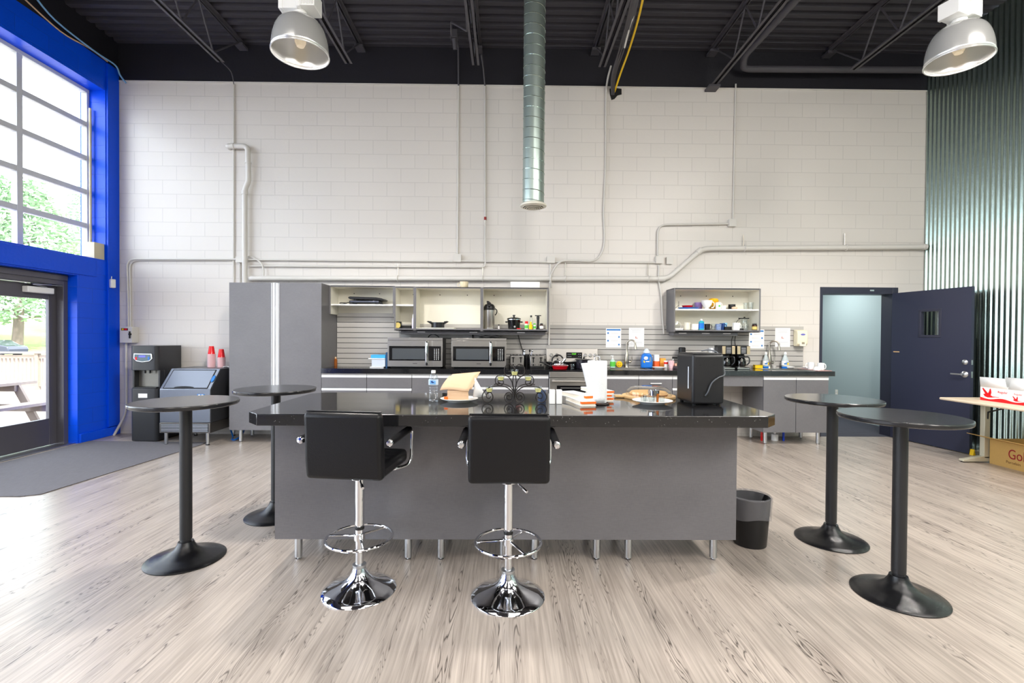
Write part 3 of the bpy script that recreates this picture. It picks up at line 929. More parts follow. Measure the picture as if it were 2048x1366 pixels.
# slatted backsplash
def slatwall(label, x0, x1, z0, z1):
    g = G().box(x0, x1, 7.006, 7.028, z0, z1)
    t = thing('slatwall_panel', label, 'wall panel', (0, 0, 0))
    prof = []
    z = 1.012 + 0.012
    zs = []
    k = 0
    while True:
        a = 1.012 + 0.0755 * k - 0.042
        b = a + 0.0755 - 0.0075
        if a > z1:
            break
        a2, b2 = max(a, z0), min(b, z1)
        if b2 - a2 > 0.004:
            zs.append((a2, b2))
        k += 1
    for a, b in zs:
        g.box(x0, x1, 7.0, 7.008, a, b)
    ob('slats', g, M['slat'], t)
    gb = G()
    for a, b in zs[:-1]:
        gb.box(x0 + 0.001, x1 - 0.001, 7.0045, 7.0062, b - 0.0005, b + 0.008)
    ob('groove', gb, M['dark'], t)
    return t
slatwall('grey slatted backsplash panel above the left worktop beside the tall cabinet', -2.474, -1.575, 0.96, 1.78)
slatwall('long grey slatted backsplash behind microwaves, range and sinks', -1.573, 4.372, 0.96, 1.628)

# open wall cabinets
def wallcab(label, x0, x1, z0, z1, shelves=(), bottom=True, back0=None, y0=6.70, screws=(), group='open fronted wall cabinets'):
    cx = (x0 + x1) / 2
    t = thing('wall_cabinet', label, 'wall cabinet', (cx, 7.02, z0), group=group)
    w_, h, d = (x1 - x0) / 2, z1 - z0, y0 - 7.02
    th = 0.019
    side_m = [M['cream'], M['lam']]
    for s in (-1, 1):
        g = G()
        a, b = sorted((s * w_, s * (w_ - th * 0.5)))
        g.box(a, b, d, 0, 0, h, 1)
        a, b = sorted((s * (w_ - th * 0.5), s * (w_ - th)))
        g.box(a, b, d, 0, 0.0, h, 0)
        a, b = sorted((s * w_, s * (w_ - th)))
        g.box(a, b, d - 0.003, d, 0, h, 1)
        ob('side_panel', g, side_m, t)
    g = G().box(-w_ + th, w_ - th, d, 0, h - th, h - 0.009, 0).box(-w_, w_, d - 0.001, 0, h - 0.009, h, 1).box(-w_ + th, w_ - th, d - 0.001, d + 0.003, h - th, h, 1)
    ob('top_panel', g, side_m, t)
    if bottom:
        g = G().box(-w_ + th, w_ - th, d, 0, 0.012, 0.030, 0).box(-w_ + th, w_ - th, d - 0.001, 0, 0.0, 0.012, 1).box(-w_ + th, w_ - th, d - 0.001, d + 0.003, 0.0, 0.031, 1)
        ob('bottom_panel', g, side_m, t)
    g = G().box(-w_ + th, w_ - th, -0.012, 0, back0 if back0 is not None else 0.03, h - th)
    ob('back_panel', g, M['cream'], t)
    for z in shelves:
        ob('shelf', G().box(-w_ + th, w_ - th, d + 0.012, -0.012, z - z0 - 0.020, z - z0), M['white'], t, bev=0.001)
    for sx in screws:
        ob('mounting_screw', G().lathe([(0.007, 0), (0.007, 0.003), (0.002, 0.004)], seg=12), M['dark'], t, loc=(sx - cx, -0.012, h - 0.085), rot=(PI / 2, 0, 0))
    return t
ZS = 1.556     # upper face of the wall cabinets' bottoms
wallcab('open shelf unit with the electric griddle beside the tall cabinet', -2.476, -1.574, 1.752, 2.148, shelves=(1.892,), bottom=False, back0=0.0, screws=(-2.23, -1.86))
wallcab('narrow open wall cabinet with a can and a white bottle', -1.573, -1.288, 1.526, 2.14, shelves=(1.892,), screws=(-1.37,))
wallcab('open wall cabinet with the black two handled pot', -1.287, -0.352, 1.526, 2.138, screws=(-0.98, -0.58))
wallcab('open wall cabinet with the airpot and spice jars', -0.351, 0.582, 1.526, 2.138, screws=(-0.19, 0.2))
wallcab('open wall cabinet crowded with cups and mugs', 2.345, 3.57, 1.533, 2.15, shelves=(1.86,), screws=(2.55, 2.93, 3.32))
def under_light(label, x0, x1, z):
    cx = (x0 + x1) / 2
    t = thing('undercabinet_light', label, 'cabinet light', (cx, 6.9, z))
    ob('housing', G().box(x0 - cx, x1 - cx, -0.10, 0.095, -0.05, 0), M['lam'], t, bev=0.003)
    for k in (-0.72, 0.0, 0.66):
        ob('lamp_lens', G().box(k * (x1 - cx) - 0.055, k * (x1 - cx) + 0.055, -0.104, -0.099, -0.022, -0.010), M['white'], t)
under_light('grey light housing under the long row of wall cabinets', -1.50, 0.55, 1.525)
under_light('grey light housing under the mug cabinet', 2.38, 3.30, 1.532)

# range
rg = thing('kitchen_range', 'stainless steel range with black glass cooktop', 'range', (0.946, 6.98, 0))
w = 0.372
ob('body', G().box(-w, w, -0.56, 0.0, 0.06, 0.985), M['black'], rg, bev=0.002)
ob('cooktop', G().box(-w, w, -0.585, -0.09, 0.986, 1.006), M['blackgl'], rg, bev=0.004)
bgd = ob('backguard', G().prism([(-0.09, 1.09), (-0.015, 1.09), (-0.015, 1.285), (-0.07, 1.285)], -w, w, 'x'), M['steel'], rg, bev=0.004)
ob('lower_trim', G().box(-w, w, -0.085, -0.01, 0.986, 1.091), M['blackgl'], rg)
dp = ob('display', G().box(-0.105, 0.125, -0.006, 0.006, -0.042, 0.042), M['blackgl'], bgd, loc=(0.02, -0.0815, 1.187), rot=(R(-6), 0, 0), bev=0.003)
dp.parent = rg
tx = text('clock_digits', '10:07', 0.03, M['led'], dp, (0.005, -0.0075, 0.018), (PI / 2, 0, 0))
gk = G()
for sx in (-0.08, -0.06, -0.04, 0.075, 0.1):
    for sz in (-0.018, 0.016):
        gk.box(sx - 0.005, sx + 0.005, -0.0075, -0.0055, sz - 0.003, sz + 0.003)
ob('touch_key', gk, M['ink'], dp)
for kx in (-0.30, -0.222, 0.19, 0.265, 0.335):
    k_ = ob('knob', G().lathe([(0.026, 0), (0.025, 0.012), (0.02, 0.016)], seg=20).box(-0.021, 0.021, -0.006, 0.006, 0.014, 0.03), M['chrome'], rg, loc=(kx, -0.079, 1.187), rot=(R(84), 0, 0), bev=0.002)
od = ob('oven_door', G().box(-w, w, -0.585, -0.565, 0.24, 0.90), M['steel'], rg, bev=0.004)
ob('oven_window', G().box(-0.27, 0.27, -0.588, -0.58, 0.38, 0.80), M['blackgl'], od)
ob('window_trim', G().box(-0.22, 0.22, -0.590, -0.587, 0.765, 0.772), M['satin'], od)
ob('oven_handle', G().tube([(-0.34, -0.635, 0.865), (0.34, -0.635, 0.865)], 0.014, 14).box(-0.33, -0.3, -0.63, -0.58, 0.853, 0.877).box(0.3, 0.33, -0.63, -0.58, 0.853, 0.877), M['steel'], od, bev=0.002)
ob('control_rail', G().box(-w, w, -0.587, -0.56, 0.906, 0.985), M['steel'], rg, bev=0.004)
ob('storage_drawer', G().box(-w, w, -0.585, -0.565, 0.07, 0.234), M['steel'], rg, bev=0.004)

# microwaves
def microwave():
    t = thing('microwave', 'stainless steel microwave nearest the tall cabinet', 'microwave', (-1.262, 6.60, 1.012), group='stainless steel microwaves')
    w_, h = 0.378, 0.415
    ob('case', G().box(-w_, w_, 0.02, 0.37, 0.016, h - 0.002), M['black'], t, bev=0.004)
    ob('foot', G().box(-w_ + 0.03, w_ - 0.03, 0.05, 0.34, 0, 0.016), M['rubber'], t)
    ob('vent_trim', G().box(-w_, w_, 0.0, 0.03, h - 0.035, h), M['steel'], t, bev=0.003)
    d = ob('door', G().box(-w_, 0.235, 0.0, 0.019, 0.016, h - 0.037), M['steel'], t, bev=0.002)
    ob('window', G().box(-w_ + 0.022, 0.180, -0.004, 0.002, 0.10, 0.30), M['blackgl'], d, bev=0.001)
    ob('window_mesh', G().box(-w_ + 0.065, 0.135, -0.0055, -0.0035, 0.118, 0.268), mat('window_mesh_grey', lin(74, 78, 82), 0.12), d)
    hp = [(0.165, -0.005, 0.05), (0.165, -0.035, 0.085), (0.165, -0.045, 0.21), (0.165, -0.035, 0.335), (0.165, -0.005, 0.365)]
    ob('handle', G().tube(smooth(hp, 6), 0.019, 14), M['chrome'], d)
    c = ob('control_panel', G().box(0.236, w_, 0.0, 0.019, 0.016, h - 0.037), M['steel'], t, bev=0.002)
    ob('keypad', G().box(0.19, w_ - 0.022, -0.004, 0.002, 0.10, 0.30), M['blackgl'], c)
    g = G()
    for i in range(3):
        for j in range(8):
            g.box(0.262 + 0.028 * i, 0.262 + 0.028 * i + 0.012, -0.0055, -0.0035, 0.115 + 0.02 * j, 0.122 + 0.02 * j)
    ob('key_print', g, M['white'], c)
    ob('badge', G().box(-0.03, 0.03, -0.002, 0.002, 0.058, 0.064), M['inkd'], d)
    return t
mw = microwave()
dup(mw, (-0.384, 6.60, 1.012), 0, 'stainless steel microwave beside the toasters')

# ================================================================== island
isl = thing('island_cabinet', 'long grey island cabinet standing on silver legs', 'island', (0.007, 3.30, 0))
a, b = -1.453, 1.453
ob('body', G().box(a + 0.002, b - 0.002, -0.278, 0.30, 0.178, 0.945), M['lam'], isl)
ob('front_panel', G().box(a, b, -0.30, -0.28, 0.175, 0.944), M['lam'], isl, bev=0.001)
lx = [-1.35, -0.64, -0.426, -0.022, 0.184, 0.59, 0.797, 1.356]
add_legs(isl, [(x, -0.193) for x in lx] + [(x, 0.22) for x in lx])
sl = [(-1.40, 2.69), (1.485, 2.69), (1.572, 2.775), (1.572, 3.64), (1.485, 3.725), (-1.40, 3.725), (-1.487, 3.64), (-1.487, 2.775)]
one('island_worktop', 'polished black stone worktop of the island with clipped corners', 'worktop', G().prism(sl, 0.946, 1.012, 'z'), M['stone'], bev=0.003)

# ================================================================== pipes, conduits and boxes on the back wall
def pipe(name, label, cat, pts, r, m='pipe', rad=0.08, fit=(), seg=14, group=None):
    g = G().tube(bends(pts, rad), r, seg)
    if not fit:
        return one(name, label, cat, g, M[m], group=group)
    t = thing(name, label, cat, (0, 0, 0), group=group)
    ob('run', g, M[m], t)
    for p, d in fit:
        p, d = Vector(p), Vector(d)
        ob('coupling', G().tube([p - d, p + d], r * 1.22, seg), M[m], t)
    return t
pipe('drain_pipe', 'white pipe bending out of the wall above the tall cabinet', 'pipe',
     [(-4.04, 7.03, 4.168), (-4.04, 6.96, 4.168), (-3.75, 6.96, 4.168), (-3.735, 6.96, 3.66), (-3.79, 6.96, 3.56), (-3.788, 6.96, 1.6)], 0.036, rad=0.07,
     fit=[((-3.96, 6.96, 4.168), (0.02, 0, 0)), ((-3.742, 6.96, 3.93), (0, 0, 0.01)), ((-3.79, 6.96, 3.50), (0, 0, 0.025))])
tP = [(-3.73, 7.03, 2.268), (-3.71, 6.965, 2.268), (2.345, 6.965, 2.313), (2.85, 6.965, 2.757), (6.14, 6.965, 2.808)]
pipe('water_main', 'long white pipe with a diagonal step above the wall cabinets', 'pipe', tP, 0.036, rad=0.10,
     fit=[((2.25, 6.965, 2.312), (0.05, 0, 0)), ((2.80, 6.965, 2.714), (0.03, 0, 0.026)), ((6.12, 6.965, 2.808), (0.02, 0, 0))])
def hanger(label, x, z0, z1):
    t = thing('pipe_hanger', label, 'pipe hanger', (x, 6.965, z0), group='rod hangers of the long white pipe')
    ob('rod', G().cyl((0, 0.03, 0.036), (0, 0.03, z1 - z0), 0.006, 8), M['nickel'], t)
    pts_ = [(0, 0.042 * math.cos(R(q)), 0.042 * math.sin(R(q))) for q in range(0, 360, 20)]
    ob('ring', G().tube(pts_, 0.006, 8, closed=True), M['pipe'], t)
for lb, px_, pz, ztop in (('rod hanger above the griddle shelf', 795, 557, 528), ('rod hanger above the airpot cabinet', 965, 557, 530), ('rod hanger right of the airpot cabinet', 1131, 557, 525),
                          ('rod hanger left of the mug cabinet', 1297, 557, 527), ('rod hanger at the raised right stretch near the white step', 1489, 497, 470), ('rod hanger nearest the corrugated wall', 1692, 497, 467)):
    p = pt(px_, pz, Y=6.965)
    zz = 2.268 + (p[0] + 3.71) * 0.00743 if pz > 520 else 2.757 + (p[0] - 2.85) * 0.0155
    hanger(lb, p[0], zz, pt(px_, ztop, Y=6.99)[2])
def W_(px, py, y=7.004):
    return pt(px, py, Y=y)
YV, YH = 7.012, 6.99
C = [('thin vertical conduit left of the bent white pipe', [W_(467.5, 168, YV), W_(467, 565, YV)], 0.013),
     ('conduit rising from the switch box and running right over the tall cabinet', [W_(257, 655, YV), W_(255.5, 560, YV), W_(253, 518, YH), W_(480, 518.5, YH)], 0.014),
     ('conduit behind the switch box conduit bending to the right', [W_(261, 655, 7.014), W_(260, 560, 7.014), W_(259, 521, 7.014), W_(480, 520.5, 7.014)], 0.012),
     ('straight horizontal conduit between the bent pipe and the double vertical drop', [W_(488, 519, YH), W_(905, 522.5, YH)], 0.014),
     ('lower horizontal conduit turning up to the red marked drop', [W_(500, 532, YH), W_(960, 534, YH), W_(970.5, 533, YH), W_(970.5, 440, 7.0)], 0.012),
     ('vertical conduit falling from the ceiling to the first square box', [W_(917, 172, YV), W_(915, 512, YV)], 0.014),
     ('vertical conduit with a red mark left of the spiral duct', [W_(970, 172, YV), W_(970.5, 440, YV)], 0.013),
     ('short horizontal conduit between the two square boxes', [W_(922, 522, YH), W_(1094, 524, YH)], 0.013),
     ('horizontal conduit from the hose bend to the double box', [W_(1109, 523.5, 7.0), W_(1312, 525, 7.0)], 0.014),
     ('vertical conduit left of the cabinet end falling to the range', [W_(1101, 528, 7.0), W_(1099, 578, 6.985), W_(1098.5, 640, 6.975), W_(1098, 690, 6.975)], 0.012),
     ('curved conduit dropping from the small right box to the double box', [W_(1457, 447.5, YH), W_(1316, 449.5, YH), W_(1315.5, 514, YH)], 0.013),
     ('conduit hanging from the ceiling to the small right box', [W_(1471.5, 168, YV), W_(1466, 440, YV)], 0.012),
     ('conduit falling beside the mug cabinet', [W_(1318, 530, 7.0), W_(1317, 560, 7.0), W_(1323, 590, 7.0), W_(1325, 640, 7.0), W_(1328, 668, 6.99)], 0.012),
     ('short vertical conduit left of the bent pipe above the tall cabinet', [W_(479.5, 524, YV), W_(479.5, 566, YV)], 0.010)]
for lb, p, r in C:
    pipe('conduit', lb, 'conduit', p, r, rad=0.13, group='painted conduits on the block wall', seg=10)
pipe('cable', 'pale hose curving down the wall right of the spiral duct', 'cable',
     smooth([W_(1222, 132, 6.99), W_(1215, 160, 6.98), W_(1212, 200, 7.0), W_(1211, 330, 7.01), W_(1207.5, 420, 7.0), W_(1209, 480, 7.0), W_(1202, 508, 6.985), W_(1185, 521.5, 6.97), W_(1150, 521, 6.97), W_(1122, 523, 6.97),
             W_(1107, 540, 6.98), W_(1101, 556, 6.92), W_(1103, 575, 6.985)], 5), 0.014, rad=0.001)
pipe('cable', 'short cable looping from the bent pipe to the long white pipe', 'cable', smooth([W_(497, 513, 7.01), W_(508, 516, 6.99), W_(522, 526, 6.975), W_(527, 540, 6.97), W_(527, 552, 6.975)], 5), 0.011, rad=0.001)
def jbox(label, l, r_, t, b, d=0.06):
    p, q = W_(l, t, 7.0), W_(r_, b, 7.0)
    cx, cz = (p[0] + q[0]) / 2, (p[2] + q[2]) / 2
    o = thing('junction_box', label, 'junction box', (cx, 7.03, cz), group='square junction boxes on the block wall')
    w_, h = (q[0] - p[0]) / 2, (p[2] - q[2]) / 2
    ob('box', G().box(-w_, w_, -d, 0, -h, h), M['pipe'], o, bev=0.004)
    ob('cover', G().box(-w_ - 0.003, w_ + 0.003, -d - 0.003, -d, -h - 0.003, h + 0.003), M['pipe'], o, bev=0.001)
jbox('square box under the left ceiling drop', 908, 922, 509, 524)
jbox('square box above the range conduit', 1094, 1109, 513, 526)
jbox('square box at the foot of the curved conduit', 1311, 1325, 513, 527)
jbox('small square box right of the double box', 1333, 1345, 514, 528, 0.045)
jbox('small square box under the right ceiling drop', 1457, 1471, 439, 453)
jbox('small box beside the bent white pipe above the tall cabinet', 473, 486, 514, 525, 0.05)
one('pipe_clamp', 'red mark clamp on the vertical conduit left of the duct', 'pipe clamp', G().cyl(W_(970.5, 434, YV), W_(970.5, 440, YV), 0.018, 14), mat('dull_red', lin(150, 40, 40), 0.5))

# switch box on the wall above the water cooler
sb = thing('switch_box', 'pale disconnect switch box above the water cooler', 'switch box', (-5.47, 7.03, 1.44))
ob('case', G().box(-0.075, 0.105, -0.12, 0, -0.115, 0.115), M['pipe'], sb, bev=0.005)
ob('warning_label', G().box(-0.05, 0.045, -0.122, -0.119, 0.062, 0.095, 0).box(-0.04, -0.015, -0.1225, -0.1215, 0.068, 0.09, 1).box(-0.005, 0.035, -0.1225, -0.1215, 0.068, 0.09, 2), [M['inkd'], M['yellow'], M['red']], sb)
ob('switch_handle', G().box(0.072, 0.098, -0.15, -0.12, 0.0, 0.02).cyl((0.085, -0.14, -0.05), (0.085, -0.14, 0.05), 0.01, 10), M['dark'], sb, bev=0.002)
pipe('conduit', 'conduit from the switch box to the floor by the water cooler', 'conduit', [(-5.50, 6.97, 1.325), (-5.5, 6.97, 0.3), (-5.62, 6.90, 0.0)], 0.017, rad=0.15, group='painted conduits on the block wall')

# spiral duct with a round diffuser
du = thing('spiral_duct', 'vertical galvanised spiral duct hanging before the block wall', 'duct', (0.300, 5.60, 2.99))
HD = 2.65
ob('duct_pipe', G().lathe([(0.125, 0.0), (0.125, HD)], seg=48, cap=False), M['duct'], du)
pts = []
for i in range(int(HD / 0.118 * 24)):
    q = 2 * PI * i / 24
    pts.append((0.1255 * math.cos(-q), 0.1255 * math.sin(-q), 0.118 * i / 24))
ob('spiral_seam', G().tube(pts, 0.0042, 6), M['galv'], du)
df = ob('diffuser', G().lathe([(0.124, 0.02), (0.152, 0.0), (0.155, -0.012), (0.152, -0.018), (0.118, -0.03), (0.112, -0.012), (0.118, 0.0)], seg=48, cap=False), M['cream'], du)
for k, r_ in enumerate((0.098, 0.074, 0.050, 0.026)):
    ob('diffuser_ring', G().lathe([(r_ + 0.010, -0.034 - 0.004 * k), (r_, -0.036 - 0.004 * k), (r_ - 0.012, -0.004), (r_ - 0.008, -0.004)], seg=40, cap=False), M['cream'], df)
ob('throat', G().lathe([(0.001, 0.004), (0.117, 0.004)], seg=40, cap=False), M['dark'], df)

# ceiling runs and cables
def CL(px, py, z):
    return pt(px, py, Z=z)
pipe('ceiling_pipe', 'black pipe running to the right below the roof deck', 'pipe', [(3.42, 4.2, 5.42), (3.30, 6.70, 5.40), (3.36, 6.86, 5.33), (3.45, 6.88, 5.32), (6.1, 6.88, 5.34)], 0.045, 'ceil2', rad=0.09)
pipe('ceiling_conduit', 'black conduit zigzagging under the roof deck to the first ceiling drop', 'conduit',
     [pt(932, 0, Y=5.6), pt(934, 62, Y=6.2), pt(902, 44, Y=6.3), pt(903, 70, Y=6.5)], 0.014, 'ceil2', rad=0.02)
cb = pt(908, 70, Y=6.6)
bx = thing('ceiling_box', 'black junction box under the roof deck left of the third joist', 'junction box', cb)
ob('box', G().box(-0.05, 0.05, -0.05, 0.05, -0.05, 0.05), M['ceil2'], bx, bev=0.004)
ob('nipple', G().cyl((0, 0, -0.05), (0.015, 0.05, -0.17), 0.03, 14), M['ceil2'], bx)
pipe('conduit', 'black upper stretch of the left ceiling drop', 'conduit', [(cb[0] + 0.03, 6.62, cb[2] - 0.05), pt(916.5, 95, Y=6.9), W_(917, 172, YV)], 0.012, 'ceil2', rad=0.03)
pipe('conduit', 'black upper stretch of the red marked drop', 'conduit', [pt(963, 110, Y=6.6), pt(967, 140, Y=6.9), W_(970, 172, YV)], 0.012, 'ceil2', rad=0.03)
pipe('conduit', 'thin black conduit from the first joist to the thin wall conduit', 'conduit', smooth([(-3.84, 6.45, 5.1), (-3.87, 6.75, 5.12), W_(467.5, 168, 6.99)], 5), 0.006, 'ceil2', rad=0.001)
pipe('cable', 'yellow cable falling from the joist into the wall hole', 'cable', smooth([pt(1292, -30, Y=4.9), pt(1276, 40, Y=5.6), pt(1258, 100, Y=6.2), pt(1240, 150, Y=6.7), pt(1229, 184, Y=7.03)], 6), 0.013, 'yellow', rad=0.001)
gb = G()
for k in range(7):
    o_ = 3.5 * math.sin(k * 2.1)
    gb.tube(smooth([pt(1270 + 2 * k + o_, -30, Y=4.9), pt(1254 + 2.2 * k, 40, Y=5.6), pt(1238 + 1.6 * k + o_, 100, Y=6.2), pt(1224 + 1.2 * k, 150, Y=6.7 + 0.01 * k), pt(1223 + 0.8 * k, 190, Y=7.03)], 5), 0.010, 8)
one('cable_bundle', 'bundle of black cables running into the wall hole', 'cables', gb, M['ceil2'])
pipe('cable', 'white cable lying in the black bundle', 'cable', smooth([pt(1268, 30, Y=5.5), pt(1258, 60, Y=5.8), pt(1249, 95, Y=6.1)], 5), 0.011, 'white', rad=0.001)
hp = [(1219, 178), (1228, 176), (1243, 178), (1243, 189), (1235, 191), (1229, 198), (1223, 200), (1220, 190)]
structure('trim_7', 'ragged hole in the block wall where the cables enter', 'hole', G().prism([(W_(a, b, 7.028)[0], W_(a, b, 7.028)[2]) for a, b in hp], 7.022, 7.031, 'y'), M['dark'])
# cables by the blue wall
pipe('cable', 'light blue cable along the top of the blue wall', 'cable', [(-5.60, 0.5, 5.35)] + smooth([pt(60, -20, X=-5.60), pt(110, 40, X=-5.60), pt(190, 103, X=-5.60), pt(230, 130, X=-5.58), pt(240, 150, X=-5.56), W_(252, 166, 6.98)], 5), 0.011, 'lightblue', rad=0.001)
pipe('cable', 'rusty brown cable along the top edge of the blue wall', 'cable', [(-5.645, 0.5, 5.30)] + smooth([pt(30, -20, X=-5.645), pt(120, 62, X=-5.645), pt(180, 97, X=-5.645), pt(215, 123, X=-5.645)], 5), 0.009, 'kraft', rad=0.001)
# fittings on the blue wall
wb = thing('alarm_box', 'beige metal box at the lower corner of the tall window', 'box', (-5.745, 6.70, 2.60))
ob('case', G().box(-0.085, 0.07, -0.05, 0.115, -0.115, 0.115), M['beige'], wb, bev=0.005)
ob('lock', G().cyl((-0.055, -0.053, 0.0), (-0.055, -0.049, 0.0), 0.01, 12), M['white'], wb)
ob('conduit_pipe', G().cyl((-0.095, 0.08, 0.115), (-0.095, 0.08, 2.0), 0.016, 12).box(-0.11, -0.03, 0.05, 0.11, 0.10, 0.125), M['beige'], wb)
sn = thing('motion_sensor', 'small white motion sensor on the blue wall', 'sensor', (-5.634, 6.88, 2.17), R(-28))
ob('housing', G().box(0, 0.06, -0.032, 0.032, -0.065, 0.06), M['white'], sn, bev=0.012)
ob('bracket', G().cyl((-0.01, 0, 0.03), (0.01, 0, 0.1), 0.006, 8), M['white'], sn)
# ================================================================== pendant lamps
def pendant():
    t = thing('pendant_lamp', 'left aluminium high bay pendant lamp near the blue wall', 'lamp', (-1.769, 4.11, 3.84), group='high bay pendant lamps')
    prof = []
    for k in range(15):
        q = k / 14
        prof.append((0.228 * math.cos(q * PI / 2 * 0.80) ** 0.75 if q < 1 else 0.07, 0.285 * math.sin(q * PI / 2) ** 1.0))
    prof = [(max(r, 0.075), z) for r, z in prof]
    al = mat('spun_aluminium', lin(222, 222, 220), 0.2, 0.6, noise=0.04, nscale=6)
    ob('reflector', G().lathe(prof, seg=56, cap=False), al, t, solid=0.003)
    pts_ = [(0.229 * math.cos(R(q)), 0.229 * math.sin(R(q)), 0) for q in range(0, 360, 6)]
    ob('rim', G().tube(pts_, 0.006, 8, closed=True), al, t)
    ob('socket', G().lathe([(0.04, 0.29), (0.04, 0.21), (0.035, 0.2)], seg=24), M['white'], t)
    ob('bulb', G().lathe([(0.03, 0.21), (0.034, 0.18), (0.045, 0.14), (0.045, 0.10), (0.03, 0.065), (0.001, 0.055)], seg=24, cap=False), mat('frosted_bulb', lin(236, 226, 206), 0.35, emit=lin(255, 226, 180), estr=0.25), t)
    g = G().lathe([(0.085, 0.275), (0.085, 0.30), (0.06, 0.32), (0.05, 0.36)], seg=28)
    ob('collar', g, M['white'], t)
    g = G().box(-0.15, 0.0, -0.07, 0.07, 0.345, 0.47).box(0.005, 0.15, -0.085, 0.085, 0.36, 0.50).box(-0.155, -0.12, -0.075, 0.075, 0.34, 0.475).box(0.0, 0.03, -0.09, 0.09, 0.35, 0.51)
    for k in range(5):
        g.box(0.04 + 0.022 * k, 0.048 + 0.022 * k, -0.095, 0.095, 0.37, 0.49)
    ob('ballast_housing', g, M['white'], t, bev=0.006)
    sp = bpy.data.lights.new('pendant_light', 'SPOT')
    sp.energy, sp.color, sp.shadow_soft_size, sp.spot_size, sp.spot_blend = 340, LAMP_COL, 0.14, R(150), 0.5
    lo = bpy.data.objects.new('pendant_light', sp)
    COL.objects.link(lo)
    lo.location, lo.parent = (0, 0, 0.02), t
    ob('hanging_hook', G().tube(smooth([(0, 0, 0.49), (0, 0, 0.56), (0.03, 0, 0.6), (0, 0, 0.64), (0, 0, 1.30)], 5), 0.008, 8), M['ceil2'], t)
    return t
pl = pendant()
dup(pl, (3.824, 4.05, 3.82), R(20), 'right aluminium high bay pendant lamp near the corrugated wall')

# ================================================================== bar tables
def bar_table():
    t = thing('bar_table', 'near left black round bar table in front of the ice machine', 'table', (-2.073, 3.112, 0), group='round black bar tables')
    base = [(0.229, 0.0), (0.229, 0.006), (0.222, 0.011), (0.19, 0.020), (0.14, 0.033), (0.095, 0.050), (0.066, 0.072), (0.05, 0.098), (0.044, 0.115)]
    ob('base', G().lathe(base, seg=64), M['base_metal'], t)
    p = ob('pole', G().lathe([(0.030, 0.112), (0.030, 0.128), (0.0355, 0.131), (0.0355, 0.99)], seg=32), M['black_metal'], t)
    ob('mounting_plate', G().box(-0.14, 0.14, -0.025, 0.025, 0.985, 0.997).box(-0.025, 0.025, -0.14, 0.14, 0.985, 0.997), M['black_metal'], p, bev=0.002)
    tp = ob('tabletop', G().lathe([(0.292, 0.0), (0.301, 0.003), (0.3045, 0.010), (0.3048, 0.022), (0.303, 0.0265), (0.300, 0.028)], (0, 0, 0.997), 96), M['tabletop'], t, sharp=12)
    return t
bt = bar_table()
GT = 'round black bar tables'
dup(bt, (-1.853, 3.86, 0), 0, 'far left black round bar table partly behind the island end', GT)
dup(bt, (2.237, 2.681, 0), 0, 'near right black round bar table, frontmost of the right pair', GT)
dup(bt, (2.353, 3.418, 0), 0, 'far right black round bar table between the wastebasket and the front one', GT)

